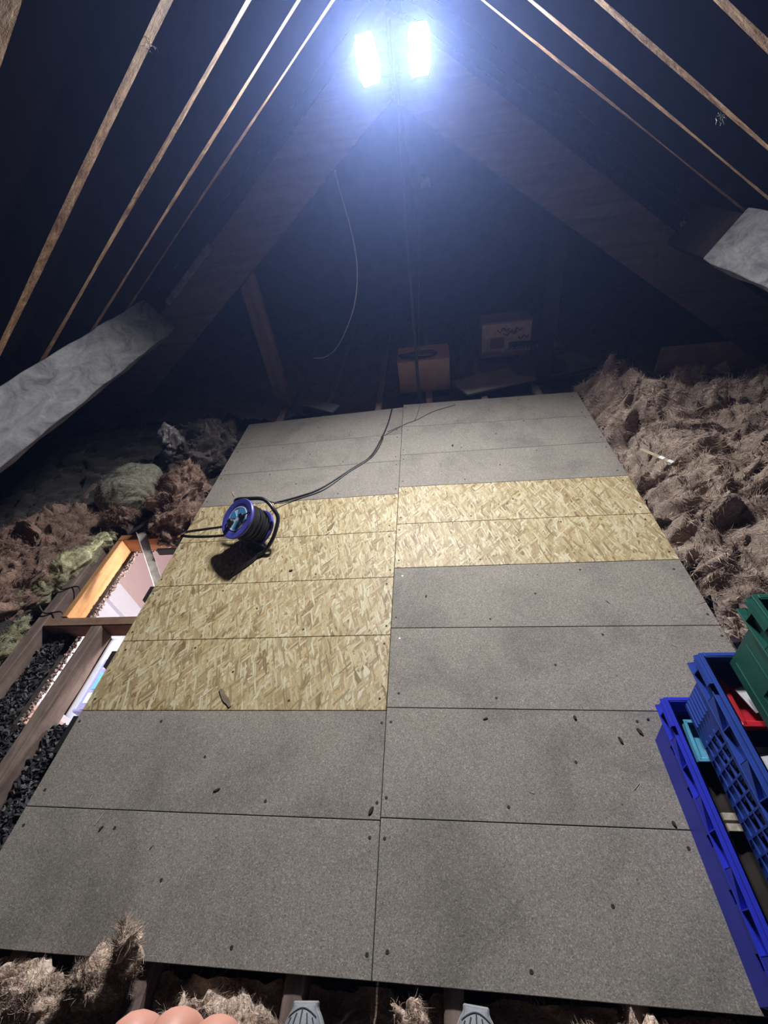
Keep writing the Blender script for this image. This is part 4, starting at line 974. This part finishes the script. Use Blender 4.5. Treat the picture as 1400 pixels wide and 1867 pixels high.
wool_blob('glass_wool_batt', (-1.50, 2.58, 0.0), (0.24, 0.30, 0.14), (0, 0, 0.3), M['wool_grey'], 6000, 57, tg('dim brown wool heap beside the far left corner of the boards'), amp=0.09, f=8, nu=100, nv=150)
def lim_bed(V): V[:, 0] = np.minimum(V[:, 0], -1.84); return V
wool_patch('glass_wool', -3.2, -1.85, -0.3, 3.0, 0.022, lambda x, y: -0.01+0*x, 0.06, M['wool_shaded'], 6000, 61,
           dict(label='wool bed out towards the left eaves with shadow put into its colour', cat='insulation', kind='stuff'), f=6, ln=0.05, wd=0.0015, lim=lim_bed)
# crumpled polythene bag
def bag(c, r, seed, label):
    o = wool_blob('plastic_bag', c, r, (0.2, -0.3, 0.2), plain('grey_polythene', (0.20, 0.18, 0.19), 0.4, 0.5, var=0.2), 0, seed, dict(label=label, cat='bag'), amp=0.06, f=9, nu=50, nv=70)
bag((-1.63, 2.50, 0.10), (0.09, 0.10, 0.13), 71, 'crumpled grey polythene bag slumped beside the far left wool')

# black loose fill between joists
def loose_fill(x0, x1, y0, y1, n, seed, label, big=1.0):
    rng = np.random.default_rng(seed); m = MB()
    nx, ny = int((x1-x0)/0.012)+2, int((y1-y0)/0.012)+2
    X, Y = np.meshgrid(np.linspace(x0, x1, nx), np.linspace(y0, y1, ny), indexing='ij')
    P = np.stack([X.ravel(), Y.ravel(), np.zeros(nx*ny)], 1)
    Z = -0.098 + 0.02*gnoise(P*12) + 0.016*gnoise(P*35)
    V = P.copy(); V[:, 2] = Z; F = grid_faces(nx, ny)
    VV = [V]; FF = [F]; nb = len(V)
    cx = np.array([[-1, -1, -1], [1, -1, -1], [1, 1, -1], [-1, 1, -1], [-1, -1, 1], [1, -1, 1], [1, 1, 1], [-1, 1, 1]], float)
    cf = np.array([[0, 3, 2, 1], [4, 5, 6, 7], [0, 1, 5, 4], [1, 2, 6, 5], [2, 3, 7, 6], [3, 0, 4, 7]])
    for i in range(n):
        s = rng.uniform(0.004, 0.015, 3)*big*np.array([1, 1, 0.45])
        R_ = np.array(Euler(tuple(rng.uniform(-1.2, 1.2, 2))+(rng.uniform(0, 6.3),)).to_matrix())
        px, py = rng.uniform(x0+0.01, x1-0.01), rng.uniform(y0+0.01, y1-0.01)
        pz = -0.096 + 0.02*gnoise(np.array([[px*12, py*12, 0]]))[0] + rng.uniform(0, 0.014)
        VV.append((cx*rng.uniform(0.5, 1.1, (8, 1))*s) @ R_.T + np.array([px, py, pz])); FF.append(cf+nb); nb += 8
    V = np.concatenate(VV); F = np.concatenate(FF); c = np.array([(x0+x1)/2, (y0+y1)/2, -0.12])
    o = mesh_np('loose_fill', V-c, F, M['debris'], loc=c); o.data.materials.append(M['debris_light'])
    mi = np.zeros(len(F), int); k0 = len(grid_faces(nx, ny)); mi[k0:] = np.repeat(rng.random((len(F)-k0)//6) < 0.18, 6)
    o.data.polygons.foreach_set('material_index', mi.tolist())
    tag(o, label, 'debris', kind='stuff')
loose_fill(-1.722, -1.605, -0.3, 1.055, 1700, 81, 'black crumbly loose fill beside the ceiling opening')
loose_fill(-1.604, -1.46, -0.3, 0.63, 1300, 82, 'black crumbly loose fill below the ceiling opening')
loose_fill(-1.399, -1.20, -0.3, 0.63, 2000, 83, 'black loose fill in the strip next to the left board edge', 1.2)

# little cobweb tufts
web = plain('pale_cobweb', (0.4, 0.4, 0.4), 0.9)
for (c, n_, ln_, lb) in (((1.215, 1.955, 1.458), 26, 0.022, 'white cobweb tuft clinging to the second visible right rafter'),
                         ((-0.405, 1.475, 1.785), 20, 0.024, 'wisp of cobweb hanging from the nearest long left rafter'),
                         ((1.73, 3.065, 0.955), 50, 0.040, 'pale cobweb scrap on the right sloping truss beam')):
    rng = np.random.default_rng(int(c[1]*100)); P0 = rng.normal(size=(n_, 3))*0.006; nn = rng.normal(size=(n_, 3)); nn[:, 2] -= 0.8; nn /= np.linalg.norm(nn, axis=1)[:, None]
    Vs, Fs = fibres(P0, nn, n_, ln_, 0.0007, rng, 0.5)
    tag(mesh_np('cobweb', Vs, Fs, web, loc=c), lb, 'cobweb', 'cobwebs on the roof timbers')

# ------------------------------------------------------------------ person holding the camera: shoes and knuckles reach into view
person = empty('person', (0.06, -0.25, -0.05), label='person standing at the near edge in grey trainers and dark trousers', cat='person')
def skin_body(name, J, E_, R_, mat, par, sub=2):
    me = bpy.data.meshes.new(name); me.from_pydata([tuple(Vector(j)-Vector(par.location)) for j in J], E_, []); me.update()
    o = bpy.data.objects.new(name, me); link(o, par)
    sk = o.modifiers.new('skin', 'SKIN'); sk.use_smooth_shade = True
    for i, r in enumerate(R_): me.skin_vertices[0].data[i].radius = (r, r) if not isinstance(r, tuple) else r
    me.skin_vertices[0].data[0].use_root = True
    sb = o.modifiers.new('sub', 'SUBSURF'); sb.levels = sub; sb.render_levels = sub
    me.materials.append(mat); return o
J = [(0.05, -0.34, 0.86), (0.05, -0.34, 1.02), (0.05, -0.35, 1.20), (0.05, -0.34, 1.36), (0.06, -0.32, 1.46), (0.07, -0.28, 1.55), (0.08, -0.26, 1.64),
     (-0.06, -0.33, 0.80), (-0.13, -0.27, 0.43), (-0.15, -0.27, 0.04),
     (0.15, -0.33, 0.80), (0.21, -0.26, 0.43), (0.245, -0.25, 0.04),
     (-0.12, -0.33, 1.38), (-0.20, -0.36, 1.16), (0.055, -0.19, 1.235),
     (0.22, -0.33, 1.38), (0.33, -0.30, 1.15), (0.31, -0.16, 1.36)]
E_ = [(0, 1), (1, 2), (2, 3), (3, 4), (4, 5), (5, 6), (0, 7), (7, 8), (8, 9), (0, 10), (10, 11), (11, 12), (3, 13), (13, 14), (14, 15), (3, 16), (16, 17), (17, 18)]
R_ = [(0.15, 0.105), (0.135, 0.095), (0.15, 0.11), (0.13, 0.09), 0.055, 0.075, 0.082, 0.085, 0.06, 0.048, 0.085, 0.06, 0.048, 0.062, 0.045, 0.034, 0.062, 0.045, 0.034]
skin_body('body', J, E_, R_, M['trousers'], person)
# hands: palm chain with curled fingers
def hand(wrist, fwd, right, down, mat, nm):
    w_ = Vector(wrist); f_ = Vector(fwd).normalized(); r_ = Vector(right).normalized(); d_ = Vector(down).normalized()
    J = [w_, w_+f_*0.05]; E2 = [(0, 1)]; RR = [(0.030, 0.024), (0.040, 0.022)]
    for k, (off, ln) in enumerate(((-0.030, 0.9), (-0.010, 1.0), (0.011, 0.97), (0.031, 0.8))):
        b = len(J)
        J += [w_+f_*0.085+r_*off*1.05, w_+f_*(0.085+0.030*ln)+r_*off+d_*0.014, w_+f_*(0.085+0.022*ln)+r_*off+d_*0.040*ln, w_+f_*(0.065)+r_*off+d_*0.050*ln]
        E2 += [(1, b), (b, b+1), (b+1, b+2), (b+2, b+3)]; RR += [0.0140, 0.0122, 0.0105, 0.009]
    b = len(J)
    J += [w_+f_*0.035+r_*0.035+d_*0.012, w_+f_*0.07+r_*0.045+d_*0.030, w_+f_*0.10+r_*0.025+d_*0.045]; E2 += [(0, b), (b, b+1), (b+1, b+2)]; RR += [0.015, 0.0125, 0.010]
    return skin_body(nm, J, E2, RR, mat, person)
h1 = hand((0.092, -0.148, 1.230), (0.02, 1.0, 0.12), (1, -0.02, 0), (0, 0.1, -1), M['skin'], 'hand'); h1['label'] = 'pink knuckled hand'
h2 = hand((0.31, -0.155, 1.37), (-0.25, 0.45, 0.8), (1, 0, 0.3), (-0.4, -0.5, 0), M['skin'], 'hand'); h2['label'] = 'raised hand out of view'
m = MB(); m.lathe([(0.0001, -0.12), (0.045, -0.105), (0.068, -0.06), (0.078, 0.0), (0.080, 0.05), (0.062, 0.095), (0.03, 0.118), (0.0001, 0.122)], 28)
hd = m.build('head', M['skin'], person, smooth=True, loc=(0.03, -0.01, 1.72)); hd.scale = (0.95, 1.12, 1.0)
m = MB(); m.lathe([(0.082, 0.0), (0.086, 0.05), (0.068, 0.10), (0.03, 0.126), (0.0001, 0.130)], 28)
hr = m.build('hair', M['hair'], person, smooth=True, loc=(0.03, -0.022, 1.725)); hr.scale = (0.98, 1.10, 1.0)
m = MB(); m.tube([(0, 0.088, 0.01), (0, 0.105, -0.02), (0, 0.09, -0.028)], [0.008, 0.012, 0.009], 8); m.build('nose', M['skin'], person, smooth=True, loc=(0.03, -0.01, 1.72))
for s in (-1, 1):
    m = MB(); m.lathe([(0.0001, -0.01), (0.008, -0.005), (0.009, 0.0), (0.006, 0.006), (0.0001, 0.008)], 10, Matrix.Rotation(math.radians(-90), 4, 'X'))
    m.build('eye', M['black_plastic'], person, smooth=True, loc=(0.03+s*0.03, 0.068, 1.735))
    m = MB(); m.lathe([(0.0001, -0.01), (0.018, -0.004), (0.026, 0.0), (0.018, 0.006), (0.0001, 0.004)], 14, Matrix.Rotation(math.radians(90), 4, 'Y'))
    m.build('ear', M['skin'], person, smooth=True, loc=(0.03+s*0.076, -0.02, 1.725))
m = MB(); m.tube([(-0.022, 0.083, -0.055), (0, 0.088, -0.055), (0.022, 0.083, -0.055)], 0.004, 6); m.build('mouth', M['red'], person, smooth=True, loc=(0.03, -0.012, 1.72))

def shoe(tip, yaw, label):
    t = empty('trainer', (tip[0], tip[1], -0.02), (0, 0, yaw), label=label, cat='shoe', group='pair of grey trainers')
    ny, na = 26, 20; V = []; Ln = 0.29
    for i in range(ny):
        s = (i/(ny-1))**1.6; y = -Ln*s
        wdt = 0.053*(math.sin(min(1, s/0.32)*math.pi/2)**0.34) if s < 0.32 else 0.053-0.016*math.sin((s-0.32)/0.68*math.pi*0.9)
        if s > 0.93: wdt *= 1-((s-0.93)/0.07)**2*0.4
        wdt = max(wdt, 0.028)
        h = 0.030+0.030*min(1, s/0.12)**0.6+0.05*max(0, min(1, (s-0.25)/0.3))
        for k in range(na):
            a = math.pi*k/(na-1); V.append((-wdt*math.cos(a), y, 0.02+(h-0.02+0.0)*math.sin(a)**0.75))
    F = []
    for i in range(ny-1):
        for k in range(na-1): F.append([i*na+k, i*na+k+1, (i+1)*na+k+1, (i+1)*na+k])
    F += [list(range(na)), list(range((ny-1)*na, ny*na))[::-1]]
    m = MB(); m.add(V, F); up = m.build('upper', M['shoe'], t, smooth=True)
    out = []
    for i in range(ny): out.append((-max(V[i*na+0][0]*-1, 0)*1.07-0.0, V[i*na][1]))
    left = [(V[i*na][0]*1.08, V[i*na][1]*1.01+0.004*(1 if i == 0 else 0)) for i in range(ny)]; right = [(-x, y) for x, y in left[::-1]]
    m = MB(); m.prism(left+right, 0.0, 0.026); m.build('sole', M['shoe_sole'], t, bevel=0.003)
    m = MB()
    def surf(s, ang):
        i = s**0.625*(ny-1); i0 = int(min(ny-2, i)); fr = i-i0; k = ang*(na-1); k0 = int(min(na-2, k)); fk = k-k0
        g_ = lambda a, b: Vector(V[a*na+b])
        return (g_(i0, k0)*(1-fr)*(1-fk)+g_(i0+1, k0)*fr*(1-fk)+g_(i0, k0+1)*(1-fr)*fk+g_(i0+1, k0+1)*fr*fk)+Vector((0, 0, 0.0012))
    for a0 in (0.18, 0.34, 0.50, 0.66, 0.82):     # seams fanning back from the toe
        m.tube([surf(0.03+0.035*abs(a0-0.5)*4+0.4*u, 0.5+(a0-0.5)*(0.75+0.5*u)) for u in np.linspace(0, 1, 9)], 0.0017, 5)
    m.tube([surf(0.025+0.05*abs(u-0.5)**2*4, 0.16+0.68*u) for u in np.linspace(0, 1, 14)], 0.0019, 5)
    m.build('seam', M['shoe_line'], t)
    m = MB()
    for j in range(4): m.tube([surf(0.34+j*0.06, 0.30), surf(0.345+j*0.06, 0.5)+Vector((0, 0, 0.003)), surf(0.34+j*0.06, 0.70)], 0.003, 6)
    m.build('lace', M['shoe_sole'], t)
shoe((-0.158, -0.048, 0), 0.06, 'left grey mesh trainer under the near board edge')
shoe((0.250, -0.030, 0), -0.06, 'right grey mesh trainer under the near board edge')

# ------------------------------------------------------------------ haze volume added in place of lens glare round the lamps
hz = bpy.data.materials.new('glare_haze'); hz.use_nodes = True; nt = hz.node_tree; nt.nodes.clear()
vs_ = nt.nodes.new('ShaderNodeVolumeScatter'); vs_.inputs['Color'].default_value = (0.32, 0.45, 1.0, 1); vs_.inputs['Density'].default_value = HAZE_DENSITY; vs_.inputs['Anisotropy'].default_value = 0.72
mo = nt.nodes.new('ShaderNodeOutputMaterial'); nt.links.new(vs_.outputs[0], mo.inputs['Volume'])
m = MB(); m.prism([(-3.3, -0.1), (3.5, -0.1), (3.5, 0.1), (0.2, 2.13), (0.1, 2.13), (-3.3, 0.1)], -2.5, 5.3, Matrix(((1, 0, 0, 0), (0, 0, 1, 0), (0, 1, 0, 0), (0, 0, 0, 1))))
o = m.build('glare_haze', hz); tag(o, 'bluish haze added for the lens glare around the work lights', 'haze', kind='stuff')
